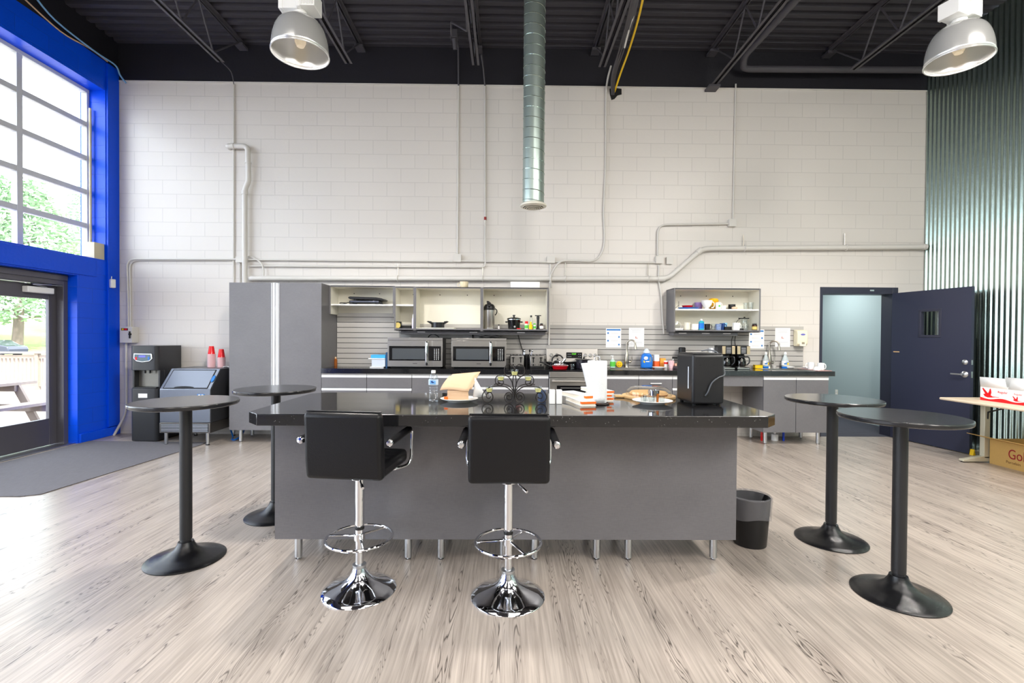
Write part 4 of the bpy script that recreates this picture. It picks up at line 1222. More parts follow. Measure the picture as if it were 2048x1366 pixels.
# ================================================================== bar stools
def stool():
    t = thing('bar_stool', 'left black bar stool with chrome base, turned slightly to the right', 'bar stool', (-0.833, 2.727, 0), R(-7), group='black bar stools at the island')
    ob('base', G().lathe([(0.206, 0.0), (0.207, 0.004), (0.203, 0.009), (0.17, 0.022), (0.12, 0.042), (0.08, 0.064), (0.055, 0.09), (0.04, 0.118), (0.034, 0.14)], seg=72), M['chrome'], t)
    ob('base_ring', G().lathe([(0.036, 0.135), (0.038, 0.14), (0.038, 0.152), (0.03, 0.156)], seg=32), M['glass'] if False else M['satin'], t)
    c = ob('column', G().lathe([(0.0225, 0.14), (0.0225, 0.36), (0.0255, 0.362), (0.0255, 0.68)], seg=32), M['chrome'], t)
    ob('collar', G().lathe([(0.026, 0.352), (0.027, 0.356), (0.027, 0.366), (0.0257, 0.37)], seg=32), M['black'], c)
    g = G()
    pts_ = [(0.183 * math.cos(R(q)), 0.183 * math.sin(R(q)), 0.305) for q in range(0, 360, 5)]
    g.tube(pts_, 0.0085, 10, closed=True)
    for q in (180, 300, 60):
        g.tube([(0.028 * math.cos(R(q)), 0.028 * math.sin(R(q)), 0.315), (0.181 * math.cos(R(q)), 0.181 * math.sin(R(q)), 0.305)], 0.007, 10)
    g.lathe([(0.023, 0.29), (0.031, 0.291), (0.031, 0.328), (0.023, 0.329)], seg=32)
    ob('footrest', g, M['chrome'], t)
    # one continuous pad: seat and back
    ob('seat_plate', G().box(-0.09, 0.09, -0.08, 0.10, 0.672, 0.690).lathe([(0.05, 0.64), (0.035, 0.672)], seg=24), M['chrome'], t, bev=0.003)
    ob('lever', G().tube(bends([(0.03, -0.03, 0.672), (0.055, -0.12, 0.665), (0.085, -0.16, 0.65)], 0.02), 0.005, 8).cyl((0.078, -0.15, 0.653), (0.095, -0.175, 0.643), 0.008, 10), M['chrome'], t)
    w = 0.212
    s = ob('seat', G().box(-w, w, -0.185, 0.215, 0.692, 0.772), M['leather'], t, bev=0.028, seg=4)
    g = G()
    for k in range(1, 4):
        g.box(-w + 0.02, w - 0.02, -0.12 + 0.085 * k - 0.0015, -0.12 + 0.085 * k + 0.0015, 0.7705, 0.7732)
    ob('seat_seam', g, M['rubber'], s)
    prof = [(-0.205, 0.690), (-0.145, 0.690), (-0.15, 0.80), (-0.16, 0.93), (-0.178, 1.052), (-0.235, 1.046), (-0.225, 0.93), (-0.222, 0.80)]
    b_ = ob('backrest', G().prism(prof, -w, w, 'x'), M['leather'], t, bev=0.022, seg=4)
    ob('piping', G().tube([(-w + 0.006, -0.20, 1.053), (w - 0.006, -0.20, 1.053)], 0.004, 8), M['leather'], b_)
    for sgn in (-1, 1):
        x = sgn * 0.247
        path = bends([(x, 0.13, 0.905), (x, 0.185, 0.895), (x, 0.17, 0.685), (x * 0.7, 0.05, 0.684), (x * 0.35, 0.05, 0.684)], 0.06, 7)
        a_ = ob('arm_tube', G().tube([(x, -0.20, 0.893)] + path, 0.010, 12), M['chrome'], t)
        ob('arm_pad', G().tube([(x, -0.185, 0.894), (x, 0.02, 0.902), (x, 0.12, 0.906)], 0.021, 16), M['leather'], a_)
        ob('arm_cap', G().lathe([(0.001, 0), (0.014, 0.001), (0.019, 0.006), (0.0205, 0.016)], seg=20, cap=False), M['chrome'], a_, loc=(x, -0.202, 0.893), rot=(-PI / 2, 0, 0))
    return t
s1 = stool()
dup(s1, (0.016, 2.665, 0), R(0), 'right black bar stool with chrome base, facing the island squarely')

# ================================================================== wastebasket
wbk = thing('wastebasket', 'black wastebasket with a clear liner right of the island', 'wastebasket', (1.733, 3.36, 0))
ob('bin', G().lathe([(0.105, 0.0), (0.108, 0.004), (0.133, 0.335), (0.129, 0.335), (0.103, 0.008), (0.001, 0.006)], seg=40, cap=False), M['black'], wbk)
q = random.Random(4)
rows = []
for r_, z in ((0.1345, 0.20), (0.1365, 0.225), (0.138, 0.26), (0.141, 0.32), (0.140, 0.343), (0.134, 0.348), (0.126, 0.34), (0.122, 0.29), (0.115, 0.18), (0.10, 0.05), (0.06, 0.03)):
    rows.append([((r_ + (0.0025 * math.sin(9 * a_ + z * 40) if r_ > 0.13 else 0.009 * math.sin(7 * a_ + z * 20))) * math.cos(a_), (r_ + 0.0025 * math.sin(9 * a_ + z * 40)) * math.sin(a_),
                  z + (0.012 * math.sin(3 * a_) if z < 0.22 and r_ > 0.13 else 0)) for a_ in [2 * PI * i / 48 for i in range(49)]])
ob('liner', G().sheet(rows), mat('clear_liner', lin(160, 160, 166), 0.2, alpha=0.34), wbk)

# ================================================================== left corner: water cooler, ice machine, mat
one('floor_mat', 'large grey ribbed entrance mat at the glass door', 'mat',
    G().prism([(-5.62, 6.50), (-4.02, 6.45), (-4.0, 6.30), (-4.19, 4.34), (-4.32, 4.28), (-5.62, 4.27)], 0.001, 0.009, 'z'), [M['rug']], bev=0.003)
wc = thing('water_cooler', 'tall black water cooler beside the blue wall', 'water cooler', (-4.885, 6.72, 0))
w, yf, yb_, H_ = 0.185, -0.235, 0.24, 1.295
nz0, nz1 = 0.72, 0.965                      # niche
def rounded(z0, z1, yfr=yf):
    poly = [(-w, yb_), (-w, yfr + 0.05)] + [(p[0], p[1]) for p in arc(-w + 0.05, yfr + 0.05, 0.05, 180, 270, 6)] + [(p[0], p[1]) for p in arc(w - 0.05, yfr + 0.05, 0.05, 270, 360, 6)] + [(w, yb_)]
    return poly
g = G().prism(rounded(0, 1), 0.012, nz0, 'z').prism(rounded(0, 1), nz1, H_, 'z')
g.box(-w, w, -0.10, yb_, nz0, nz1).box(-w, -w + 0.025, yf + 0.05, -0.10, nz0, nz1).box(w - 0.025, w, yf + 0.05, -0.10, nz0, nz1)
cg = mat('dark_cooler_shell', lin(46, 47, 50), 0.3)
ob('body', g, cg, wc, bev=0.004)
ob('niche_back', G().box(-w + 0.026, w - 0.026, -0.104, -0.1, nz0 + 0.002, nz1 - 0.002), mat('niche_grey', lin(120, 118, 112), 0.3, 0.5), wc)
ob('drip_tray', G().box(-w + 0.027, w - 0.027, -0.225, -0.105, nz0 + 0.001, nz0 + 0.016), M['black'], wc, bev=0.003)
for nx in (-0.03, 0.035):
    ob('spout', G().cyl((nx, -0.165, nz1 - 0.045), (nx, -0.165, nz1 - 0.001), 0.012, 12), M['black'], wc)
pp = [(-0.125, 1.195), (0.115, 1.19), (0.125, 1.12), (0.09, 1.085), (-0.01, 1.07), (-0.09, 1.085), (-0.13, 1.125)]
cp_ = ob('control_panel', G().prism(pp, yf - 0.012, yf - 0.0005, 'y'), M['satin'], wc, bev=0.006)
ob('panel_face', G().prism([(x * 0.88, 1.135 + (z - 1.135) * 0.78) for x, z in pp], yf - 0.015, yf - 0.011, 'y'), mat('panel_grey', lin(90, 110, 120), 0.3), cp_, bev=0.002)
ob('screen', G().box(-0.05, 0.035, yf - 0.0175, yf - 0.0145, 1.143, 1.165), M['lcd'], cp_)
ob('button', G().box(-0.1, -0.075, yf - 0.0175, yf - 0.0145, 1.105, 1.145), M['red'], cp_, bev=0.002)
ob('button', G().box(0.07, 0.09, yf - 0.0175, yf - 0.0145, 1.105, 1.15), M['blue'], cp_, bev=0.002)
ob('paper_label', G().box(-0.07, 0.05, yf - 0.002, yf, 0.595, 0.652), M['white'], wc)
ob('foot_plinth', G().box(-w + 0.03, w - 0.03, yf + 0.05, yb_ - 0.02, 0, 0.012), M['rubber'], wc)

im = thing('ice_machine', 'stainless steel ice machine with a sloping lid', 'ice machine', (-4.195, 6.62, 0))
w = 0.328
ss = mat('satin_ice_steel', lin(118, 122, 130), 0.33, 0.9, noise=0.06, nscale=20, stretch=(30, 1, 1))
sp_ = [(-0.34, 0.30), (-0.34, 0.735), (-0.115, 0.992), (0.36, 0.992), (0.36, 0.30)]
ob('body', G().prism(sp_, -w, w, 'x'), [ss], im, bev=0.005)
sl_ = math.atan2(0.992 - 0.735, 0.225)
lid = ob('lid', G().box(-w + 0.045, w - 0.05, -0.002, 0.010, 0.022, 0.31), [ss], im, loc=(0, -0.34, 0.735), rot=(-(PI / 2 - sl_), 0, 0), bev=0.004)
lid.location = (0, -0.343, 0.737)
ob('lid_gap', G().box(-w + 0.037, w - 0.042, -0.0005, 0.0075, 0.012, 0.32), M['dark'], lid)
ob('grip', G().prism([(0.13 * math.cos(R(a)) - 0.02, 0.024 + 0.022 * math.sin(R(a))) for a in range(0, 181, 15)], -0.0035, 0.0005, 'y'), M['dark'], lid)
lg = ob('badge', G().lathe([(0.001, 0.004), (0.02, 0.004), (0.022, 0)], seg=28, sy=2.6), M['inkb'], lid, loc=(w - 0.028, -0.002, 0.17), rot=(PI / 2, 0, 0))
ob('side_panel', G().prism([(-0.325, 0.30), (-0.325, 0.73), (-0.105, 0.982), (0.355, 0.982), (0.355, 0.30)], w - 0.0005, w + 0.006, 'x'), cg, im)
ob('lower_case', G().box(-w, w, -0.345, 0.36, 0.165, 0.298), [mat('dull_steel', lin(120, 116, 112), 0.35, 0.9)], im, bev=0.004)
g = G()
for k in range(5):
    g.box(-w + 0.025, w - 0.025, -0.352, -0.344, 0.187 + 0.02 * k, 0.197 + 0.02 * k)
gr = ob('grille_back', G().box(-w + 0.02, w - 0.02, -0.3465, -0.345, 0.178, 0.285), M['dark'], im)
ob('grille', g, M['satin'], im)
ob('emblem', G().box(0.16, 0.255, -0.343, -0.340, 0.63, 0.675), M['inkb'], im, bev=0.003)
ob('emblem_mark', G().box(0.175, 0.2, -0.345, -0.342, 0.637, 0.668).box(0.215, 0.24, -0.345, -0.342, 0.637, 0.668), M['white'], im)
for lx_, ly_ in ((-0.27, -0.30), (0.27, -0.30), (-0.27, 0.3), (0.27, 0.3)):
    l = ob('leg', G().lathe([(0.017, 0.01), (0.021, 0.06), (0.021, 0.165)], seg=18), M['satin'], im, loc=(lx_, ly_, 0))
    ob('foot', G().lathe([(0.024, 0), (0.024, 0.008), (0.015, 0.014)], seg=18), M['black'], l)
# stacks of red cups in film sleeves on the ice machine
def cup_g():
    return G().lathe([(0.046, 0.0), (0.048, 0.002), (0.046, 0.005), (0.033, 0.10), (0.030, 0.118), (0.0295, 0.12), (0.001, 0.12)], seg=28, cap=False)
def cup_stack(side, x, y, n, film):
    first = None
    for k in range(n):
        lb = 'red plastic cup on top of the %s cup stack on the ice machine' % side if k == n - 1 else 'red plastic cup nested in the filmed %s stack on the ice machine' % side
        if first is None:
            c = first = one('plastic_cup', lb, 'cup', cup_g(), M['red'], (x, y, 0.993))
            c['group'] = side + ' stack of red cups on the ice machine'
        else:
            c = first.copy()
            COL.objects.link(c)
            c.location = (x, y, 0.993 + 0.0135 * k)
            c['label'] = lb
    one('film_sleeve', 'clear film sleeve around the %s cup stack' % side, 'plastic sleeve', G().lathe([(0.051, 0.0), (0.053, 0.06), (0.052, 0.12), (0.053, film)], (x, y, 0.9935), 28, cap=False), M['plasticw'])
cup_stack('taller', -4.17, 6.80, 14, 0.185)
cup_stack('shorter', -4.03, 6.80, 11, 0.14)
one('crumpled_paper', 'crumpled white paper on the ice machine beside the tall cabinet', 'paper',
    G().sheet([[(-3.97 + 0.03 * i, 6.72 + 0.03 * j, 0.996 + 0.012 * abs(math.sin(i * 2.1 + j * 1.3))) for i in range(4)] for j in range(5)]), M['paper'], solid=0.001)
pipe('hose', 'blue hose on the floor under the ice machine', 'hose', smooth([(-3.93, 6.85, 0.10), (-3.84, 6.75, 0.02), (-3.78, 6.62, 0.012), (-3.72, 6.60, 0.012), (-3.70, 6.72, 0.05), (-3.75, 6.88, 0.10)], 6), 0.010, 'blue', rad=0.001)

# ================================================================== right side: folding table and boxes
ft = thing('folding_table', 'beige folding table along the corrugated wall', 'table', (5.60, 4.80, 0))
tb = mat('beige_table_laminate', lin(222, 204, 178), 0.45)
ob('tabletop', G().box(-0.36, 0.36, -0.98, 0.93, 0.725, 0.755), tb, ft, rot=(0, 0, R(0)), bev=0.012, seg=3)
mt = mat('beige_table_steel', lin(200, 196, 176), 0.4, 0.2)
for yy in (0.80, -0.80):
    ob('leg', G().box(0.045, 0.115, yy - 0.03, yy + 0.03, 0.05, 0.715), mt, ft, bev=0.008)
    ob('foot', G().prism([(-0.20, 0.012), (0.34, 0.012), (0.34, 0.035), (0.13, 0.075), (0.03, 0.075), (-0.20, 0.035)], yy - 0.03, yy + 0.03, 'y'), mt, ft, bev=0.005)
    for fx in (-0.185, 0.325):
        ob('glide', G().lathe([(0.014, 0), (0.014, 0.012)], (fx, yy, 0), 14), M['rubber'], ft)
    ob('apron', G().box(-0.05, 0.25, yy - 0.02, yy + 0.02, 0.69, 0.724), mt, ft)
    s_ = 1 if yy > 0 else -1
    ob('fold_brace', G().tube([(0.08, yy - s_ * 0.03, 0.52), (0.08, yy - s_ * 0.035, 0.60), (0.08, yy - s_ * 0.3, 0.705)], 0.008, 8), M['black'], ft)
bird = [(0, 0.055), (0.02, 0.03), (0.055, 0.02), (0.10, 0.024), (0.145, 0.033), (0.185, 0.036), (0.19, 0.041), (0.15, 0.040), (0.115, 0.038), (0.09, 0.05), (0.098, 0.085), (0.09, 0.125), (0.08, 0.13), (0.07, 0.095), (0.058, 0.07), (0.03, 0.10), (0.0, 0.13), (-0.012, 0.125), (0.0, 0.10), (0.025, 0.062)]
wbx = thing('produce_box', 'open white cardboard box with red birds on the folding table', 'box', (5.615, 5.17, 0.755))
hx, hy, hz = 0.13, 0.30, 0.155
ob('carton', G().box(-hx, -hx + 0.005, -hy, hy, 0, hz).box(hx - 0.005, hx, -hy, hy, 0, hz).box(-hx + 0.005, hx - 0.005, -hy, -hy + 0.005, 0, hz).box(-hx + 0.005, hx - 0.005, hy - 0.005, hy, 0, hz).box(-hx + 0.005, hx - 0.005, -hy + 0.005, hy - 0.005, 0, 0.005), M['paper'], wbx)
def flap(y0, y1, x, dx, h, nm='flap'):
    ob(nm, G().add([(x, y0, hz), (x, y1, hz), (x + dx, y1 - 0.01, hz + h), (x + dx, y0 + 0.01, hz + h)], [(0, 1, 2, 3)]), M['paper'], wbx, solid=0.004)
flap(0.005, hy, -hx + 0.002, -0.02, 0.115)
flap(-hy, -0.005, -hx + 0.002, 0.03, 0.11)
flap(-hy, hy, hx - 0.003, 0.03, 0.11)
# print on the side that faces the room (the side turned to -x)
g = G()
def put(poly, ox, oz, sc):
    g.prism([(-(ox + x * sc), oz + z * sc) for x, z in poly], -hx - 0.0012, -hx - 0.0002, 'x')
put(bird, -0.265, 0.022, 0.95)
put(bird, 0.06, 0.025, 0.5)
wave = [(-hy + 0.001, 0.002)] + [(-hy + 0.001 + (2 * hy - 0.002) * i / 24, 0.034 + 0.010 * math.sin(i * 0.55)) for i in range(25)] + [(hy - 0.001, 0.002)]
for i in range(24):
    a_, b_ = wave[i + 1], wave[i + 2]
    g.prism([(a_[0], 0.002), (b_[0], 0.002), b_, a_], -hx - 0.001, -hx - 0.0002, 'x')
ob('red_print', g, M['red'], wbx)
text('lettering', 'Regular', 0.035, M['red'], wbx, (-hx - 0.001, 0.05, 0.115), (PI / 2, 0, -PI / 2))
text('lettering', 'Regular', 0.028, mat('pink_print', lin(232, 120, 120), 0.7), wbx, (-hx - 0.001, -0.11, 0.112), (PI / 2, 0, -PI / 2))
cbx = thing('cardboard_box', 'open brown cardboard box with red lettering under the folding table', 'box', (5.93, 5.155, 0.0))
hx, hy, hz = 0.235, 0.40, 0.29
ob('carton', G().box(-hx, -hx + 0.006, -hy, hy, 0, hz).box(hx - 0.006, hx, -hy, hy, 0, hz).box(-hx + 0.006, hx - 0.006, -hy, -hy + 0.006, 0, hz).box(-hx + 0.006, hx - 0.006, hy - 0.006, hy, 0, hz).box(-hx + 0.006, hx - 0.006, -hy + 0.006, hy - 0.006, 0, 0.006), M['card'], cbx)
ob('flap', G().add([(-hx + 0.002, -hy, hz), (-hx + 0.002, hy, hz), (-hx - 0.22, hy + 0.06, hz + 0.055), (-hx - 0.22, -hy, hz + 0.055)], [(0, 1, 2, 3)]), M['card'], cbx, solid=0.006)
ob('flap', G().add([(hx - 0.004, -hy, hz), (hx - 0.004, hy, hz), (hx + 0.01, hy, hz + 0.2), (hx + 0.01, -hy, hz + 0.2)], [(0, 1, 2, 3)]), M['card'], cbx, solid=0.006)
gd_t = text('lettering', 'GoD', 0.155, mat('maroon_print', lin(150, 24, 34), 0.7), cbx, (-hx - 0.001, 0.195, 0.158), (PI / 2, 0, -PI / 2), 'LEFT')
gd_t.scale = (0.78, 1, 1)
text('small_lettering', 'Porcelain', 0.042, mat('brown_print', lin(120, 80, 40), 0.7), cbx, (-hx - 0.001, 0.215, 0.068), (PI / 2, 0, -PI / 2), 'LEFT')
one('white_carton', 'white carton lying inside the brown cardboard box', 'box', G().box(5.80, 6.05, 4.86, 5.22, 0.007, 0.30), M['paper'], bev=0.003)
# ================================================================== things on the shelves and worktops
def Q(l, r, t, b, Y):
    """centre x, width and height of something seen between pixels l..r, t..b at depth Y"""
    k = Y / 956.5
    return pt((l + r) / 2, (t + b) / 2, Y=Y)[0], (r - l) * k, (b - t) * k
ZT = 1.0125     # worktops
ZA = 1.8925     # griddle shelf
ZS = 1.5565     # floor of the wall cabinets left of the range
ZE1, ZE2 = 1.8605, 1.5635   # shelf and floor of the mug cabinet

def simple(name, label, cat, prof, m, x, y, z, group=None, extra=None, seg=28, cap=True, **k):
    """a turned thing; extra parts are (part name, G, material)"""
    if not extra:
        return one(name, label, cat, G().lathe(prof, seg=seg, cap=cap), m, (x, y, z), group, **k)
    t = thing(name, label, cat, (x, y, z), group=group)
    ob('body', G().lathe(prof, seg=seg, cap=cap), m, t)
    for nm, g, mm in extra:
        ob(nm, g, mm, t)
    return t
def mug(label, x, y, z, w, h, m, ang=0, group='cups in the mug cabinet', name='mug', taper=0.9, handle=True, foot=False, inside=None):
    r = w / 2
    t = thing(name, label, 'cup', (x, y, z), ang, group)
    if foot:
        prof = [(r * 0.45, 0), (r * 0.5, 0.006), (r * 0.3, h * 0.12), (r * 0.65, h * 0.32), (r * 0.95, h * 0.7), (r, h), (r * 0.94, h), (r * 0.88, h * 0.7), (r * 0.5, h * 0.3), (0.001, h * 0.25)]
    else:
        prof = [(r * taper * 0.9, 0), (r * taper, 0.006), (r * (taper + 1) / 2, h * 0.5), (r, h), (r * 0.92, h), (r * 0.88, h * 0.5), (r * taper * 0.85, 0.01), (0.001, 0.008)]
    ob('body', G().lathe(prof, seg=28, cap=False), m, t)
    if handle:
        hh = [(r * 0.92, 0, h * 0.82), (r * 1.35, 0, h * 0.8), (r * 1.5, 0, h * 0.5), (r * 1.3, 0, h * 0.22), (r * 0.9, 0, h * 0.2)]
        ob('handle', G().tube(smooth(hh, 5), max(0.004, h * 0.055), 10), m, t)
    return t

# --- griddle shelf
gd_ = thing('electric_griddle', 'folded black electric griddle with a grey base on the upper shelf', 'griddle', (-2.0, 6.86, ZA))
ob('base_plate', G().box(-0.21, 0.20, -0.11, 0.11, 0.025, 0.052), mat('grey_griddle', lin(92, 96, 108), 0.3, 0.5), gd_, bev=0.008)
ob('lid', G().prism([(-0.23, 0.085), (-0.205, 0.07), (0.13, 0.062), (0.26, 0.055), (0.275, 0.068), (0.24, 0.085), (0.16, 0.098), (-0.205, 0.108), (-0.23, 0.1)], -0.12, 0.11, 'y'), M['black'], gd_, bev=0.006)
for fx in (-0.20, 0.17):
    for fy in (-0.09, 0.09):
        ob('foot', G().box(fx - 0.02, fx + 0.03, fy - 0.015, fy + 0.015, 0, 0.05), M['black'], gd_, bev=0.004)
ob('hinge_arm', G().box(-0.15, -0.12, -0.105, -0.09, 0.045, 0.075).box(0.12, 0.15, -0.105, -0.09, 0.045, 0.07), M['black'], gd_)
ob('power_cord', G().tube(smooth([(-0.21, -0.05, 0.03), (-0.26, -0.07, 0.02), (-0.30, -0.08, 0.008), (-0.36, -0.05, 0.007), (-0.34, 0, 0.012), (-0.28, -0.02, 0.02), (-0.33, -0.09, 0.02), (-0.37, -0.06, 0.016)], 6), 0.006, 8), M['rubber'], gd_)
# --- narrow cabinet
x, w, h = Q(791, 803, 640, 653.5, 6.78)
can = thing('tin_can', 'round black tin with a yellow label in the narrow cabinet', 'can', (x, 6.78, ZS))
ob('tin', G().lathe([(w / 2, 0), (w / 2, h)], seg=28), M['black'], can)
ob('label', G().prism([(0.036 * math.cos(R(a)), h * 0.47 + 0.04 * math.sin(R(a))) for a in range(0, 360, 15)], -w / 2 - 0.001, -w / 2 + 0.012, 'y'), M['gold'], can)
one('dark_tin', 'low dark box between can and white bottle in the narrow cabinet', 'box', G().box(-0.065, 0.065, -0.05, 0.05, 0, 0.043), M['dark'], (-1.427, 6.84, ZS), bev=0.004)
x, w, h = Q(824, 829, 625, 654, 6.74)
simple('spray_bottle', 'slim white bottle standing in the narrow cabinet', 'bottle', [(0.017, 0), (0.018, 0.004), (0.018, 0.13), (0.01, 0.15)], mat('lilac_white', lin(214, 208, 236), 0.35), x, 6.74, ZS,
       extra=[('cap', G().lathe([(0.011, 0.15), (0.011, 0.185), (0.006, 0.2)], seg=16), M['white'])])
# --- pot cabinet
one('tray', 'pale rectangular tray under the black pot', 'tray', G().box(-0.27, 0.26, -0.13, 0.13, 0, 0.012), M['cream'], (-1.0, 6.85, ZS), bev=0.004)
pot = thing('two_handled_pot', 'low black pot with two flared handles on a pale tray', 'pot', (-0.985, 6.84, ZS + 0.0125))
ob('bowl', G().lathe([(0.088, 0), (0.094, 0.004), (0.094, 0.078), (0.090, 0.078), (0.088, 0.008), (0.001, 0.006)], seg=40, cap=False), mat('brushed_black', lin(52, 52, 54), 0.25, 0.7), pot)
for s in (-1, 1):
    ob('handle', G().prism([(s * 0.09, 0.05), (s * 0.155, 0.09), (s * 0.135, 0.098), (s * 0.09, 0.092)], -0.035, 0.035, 'y'), M['black'], pot, bev=0.004)
one('black_utensil', 'flat black utensil on the cabinet floor left of the pot', 'utensil', G().box(-0.03, 0.04, -0.02, 0.02, 0, 0.018), M['black'], (-1.235, 6.78, ZS), bev=0.006)
mug('beige soup mug on top of the open wall cabinets', -0.61, 6.80, 2.139, 0.125, 0.085, mat('beige_ceramic', lin(226, 212, 180), 0.35), R(170), group=None, name='soup_mug', taper=0.85)
one('flat_box', 'flat white box lying on top of the airpot cabinet', 'box', G().box(-0.22, 0.19, -0.15, 0.15, 0, 0.085), M['white'], (0.27, 6.87, 2.139), bev=0.004)
# --- airpot cabinet
ap = thing('airpot', 'steel pump airpot with a black top in the right wall cabinet', 'thermos', (-0.25, 6.83, ZS))
ob('body', G().lathe([(0.072, 0), (0.076, 0.006), (0.076, 0.27), (0.072, 0.275)], seg=40), M['steel'], ap)
ob('base_ring', G().lathe([(0.078, 0.0), (0.078, 0.02)], seg=40), M['steel'], ap)
ob('pump_head', G().lathe([(0.077, 0.272), (0.08, 0.285), (0.078, 0.32), (0.06, 0.35), (0.03, 0.362)], seg=40).box(-0.02, 0.02, -0.12, -0.05, 0.318, 0.345), M['black'], ap, bev=0.003)
ob('pump_lever', G().prism([(-0.035, 0.352), (0.03, 0.352), (0.02, 0.375), (-0.012, 0.40), (-0.04, 0.402)], -0.014, 0.014, 'y'), M['black'], ap, bev=0.003)
ob('carry_handle', G().tube(smooth([(0.07, 0.02, 0.30), (0.105, 0.02, 0.27), (0.10, 0.02, 0.225), (0.078, 0.02, 0.20)], 5), 0.007, 8), M['black'], ap)
simple('small_bottle', 'tiny bottle beside the airpot', 'bottle', [(0.015, 0), (0.015, 0.04), (0.009, 0.05)], mat('pale_label', lin(214, 208, 206), 0.4), -0.115, 6.86, ZS,
       extra=[('cap', G().lathe([(0.012, 0.05), (0.012, 0.068)], seg=16), M['black'])])
scx = Q(1011, 1045, 627, 655, 6.82)[0]
sc_ = thing('slow_cooker', 'small black slow cooker in the right wall cabinet', 'slow cooker', (scx, 6.82, ZS))
ob('pot', G().lathe([(0.075, 0), (0.082, 0.008), (0.092, 0.12), (0.096, 0.135), (0.1, 0.138), (0.1, 0.146)], seg=40), M['blackgl'], sc_)
ob('steel_rim', G().lathe([(0.1015, 0.132), (0.1015, 0.142)], seg=40), M['chrome'], sc_)
ob('lid', G().lathe([(0.1, 0.146), (0.096, 0.156), (0.05, 0.172), (0.012, 0.176)], seg=40), M['blackgl'], sc_)
ob('lid_knob', G().lathe([(0.01, 0.174), (0.01, 0.185), (0.02, 0.19), (0.018, 0.203), (0.004, 0.206)], seg=20), M['black'], sc_)
for s in (-1, 1):
    ob('side_handle', G().box(*sorted((s * 0.09, s * 0.125)), -0.03, 0.03, 0.095, 0.112), M['black'], sc_, bev=0.006)
ob('dial', G().cyl((0.008, -0.083, 0.035), (0.008, -0.095, 0.035), 0.014, 20), M['satin'], sc_)
one('red_packet', 'small red packet lying before the slow cooker', 'packet', G().box(-0.03, 0.03, -0.02, 0.02, 0, 0.014), M['red'], (0.17, 6.745, ZS), bev=0.004)
def jar(label, l, r, t, b, Y, Z, m, capm, lab=None, capf=0.2, name='spice_jar', cat='jar', neck=0.8, group=None):
    x, w, h = Q(l, r, t, b, Y)
    rr = w / 2
    t_ = thing(name, label, cat, (x, Y, Z), group=group)
    hb = h * (1 - capf)
    ob('body', G().lathe([(rr * 0.95, 0), (rr, 0.003), (rr, hb * 0.86), (rr * neck, hb)], seg=24), m, t_)
    ob('cap', G().lathe([(rr * neck * 1.02, hb), (rr * neck * 1.02, h - 0.002), (rr * neck * 0.9, h)], seg=24), capm, t_)
    if lab:
        ob('label', G().lathe([(rr * 1.012, hb * 0.15), (rr * 1.012, hb * 0.72)], seg=24, cap=False), lab, t_)
    return t_
GS = 'spices in the airpot cabinet'
jar('spice jar with a red cap and green label', 1049, 1057, 640, 656, 6.76, ZS, M['cream'], M['red'], M['green'], 0.3, group=GS)
jar('yellow mustard bottle among the spice jars', 1058, 1065, 641, 656, 6.75, ZS, M['yellow'], M['yellow'], None, 0.3, neck=0.5, name='mustard_bottle', cat='bottle', group=GS)
jar('tall clear bottle with a black cap behind the spices', 1058.5, 1066, 627, 655, 6.86, ZS, M['cglass'], M['black'], None, 0.13, neck=0.5, name='oil_bottle', cat='bottle', group=GS)
jar('spice jar with a white and green label next to the wine opener', 1066, 1072, 644, 656, 6.77, ZS, M['white'], M['green'], M['green'], 0.25, group=GS)
jar('small dark jar with a pale label beside the cabinet end', 1079.5, 1086.5, 644, 656, 6.77, ZS, M['brown'], M['black'], M['paper'], 0.2, group=GS)
wo = thing('wine_opener', 'black lever wine opener standing among the spices', 'corkscrew', (Q(1070, 1082, 626, 655, 6.82)[0], 6.82, ZS))
ob('body', G().lathe([(0.024, 0), (0.024, 0.01), (0.016, 0.03), (0.018, 0.14), (0.022, 0.17), (0.018, 0.19)], seg=24), M['black'], wo)
ob('lever', G().box(-0.045, 0.045, -0.008, 0.008, 0.190, 0.202), M['black'], wo, bev=0.003)

# --- mug cabinet, upper shelf
Y1 = 6.84
rk = thing('wire_rack', 'thin wire plate rack at the left end of the mug shelf', 'rack', (2.44, 6.86, ZE1))
ob('wire', G().tube([(0.03, 0, 0.0), (0.03, 0, 0.115)], 0.003, 8).tube(smooth([(-0.05, 0, 0.0), (0, 0, 0.03), (0.03, 0, 0.06)], 4), 0.003, 8).tube([(0.03, -0.06, 0.003), (0.03, 0.06, 0.003)], 0.003, 8), M['black'], rk)
x, w, h = Q(1366, 1387, 605, 611, Y1)
one('blue_tray', 'blue plastic tray under the red bowl on the mug shelf', 'tray', G().lathe([(0.12, 0), (0.145, 0.022), (0.148, 0.022), (0.135, 0.012), (0.12, 0.006), (0.001, 0.005)], seg=36, cap=False), M['blue'], (2.60, 6.83, ZE1), sharp=50)
one('red_bowl', 'small red bowl resting on the blue tray', 'bowl', G().lathe([(0.055, 0), (0.075, 0.04), (0.08, 0.044), (0.072, 0.042), (0.052, 0.006), (0.001, 0.005)], seg=32, cap=False), M['red'], (2.575, 6.80, ZE1 + 0.0065))
x, w, h = Q(1386, 1402, 599, 612, 6.86)
mug('lilac mug behind the blue tray', x + 0.055, 6.94, ZE1, 0.12, 0.105, M['purple'], R(60), taper=0.8)
x, w, h = Q(1402, 1424, 597, 614.5, 6.80)
mug('large white footed cup in front of the yellow pitcher', x, 6.79, ZE1, 0.15, h, M['white'], R(5), foot=True)
pt_ = thing('yellow_pitcher', 'round yellow pitcher on the mug shelf', 'pitcher', (Q(1418, 1438, 592, 614, 6.9)[0], 6.92, ZE1))
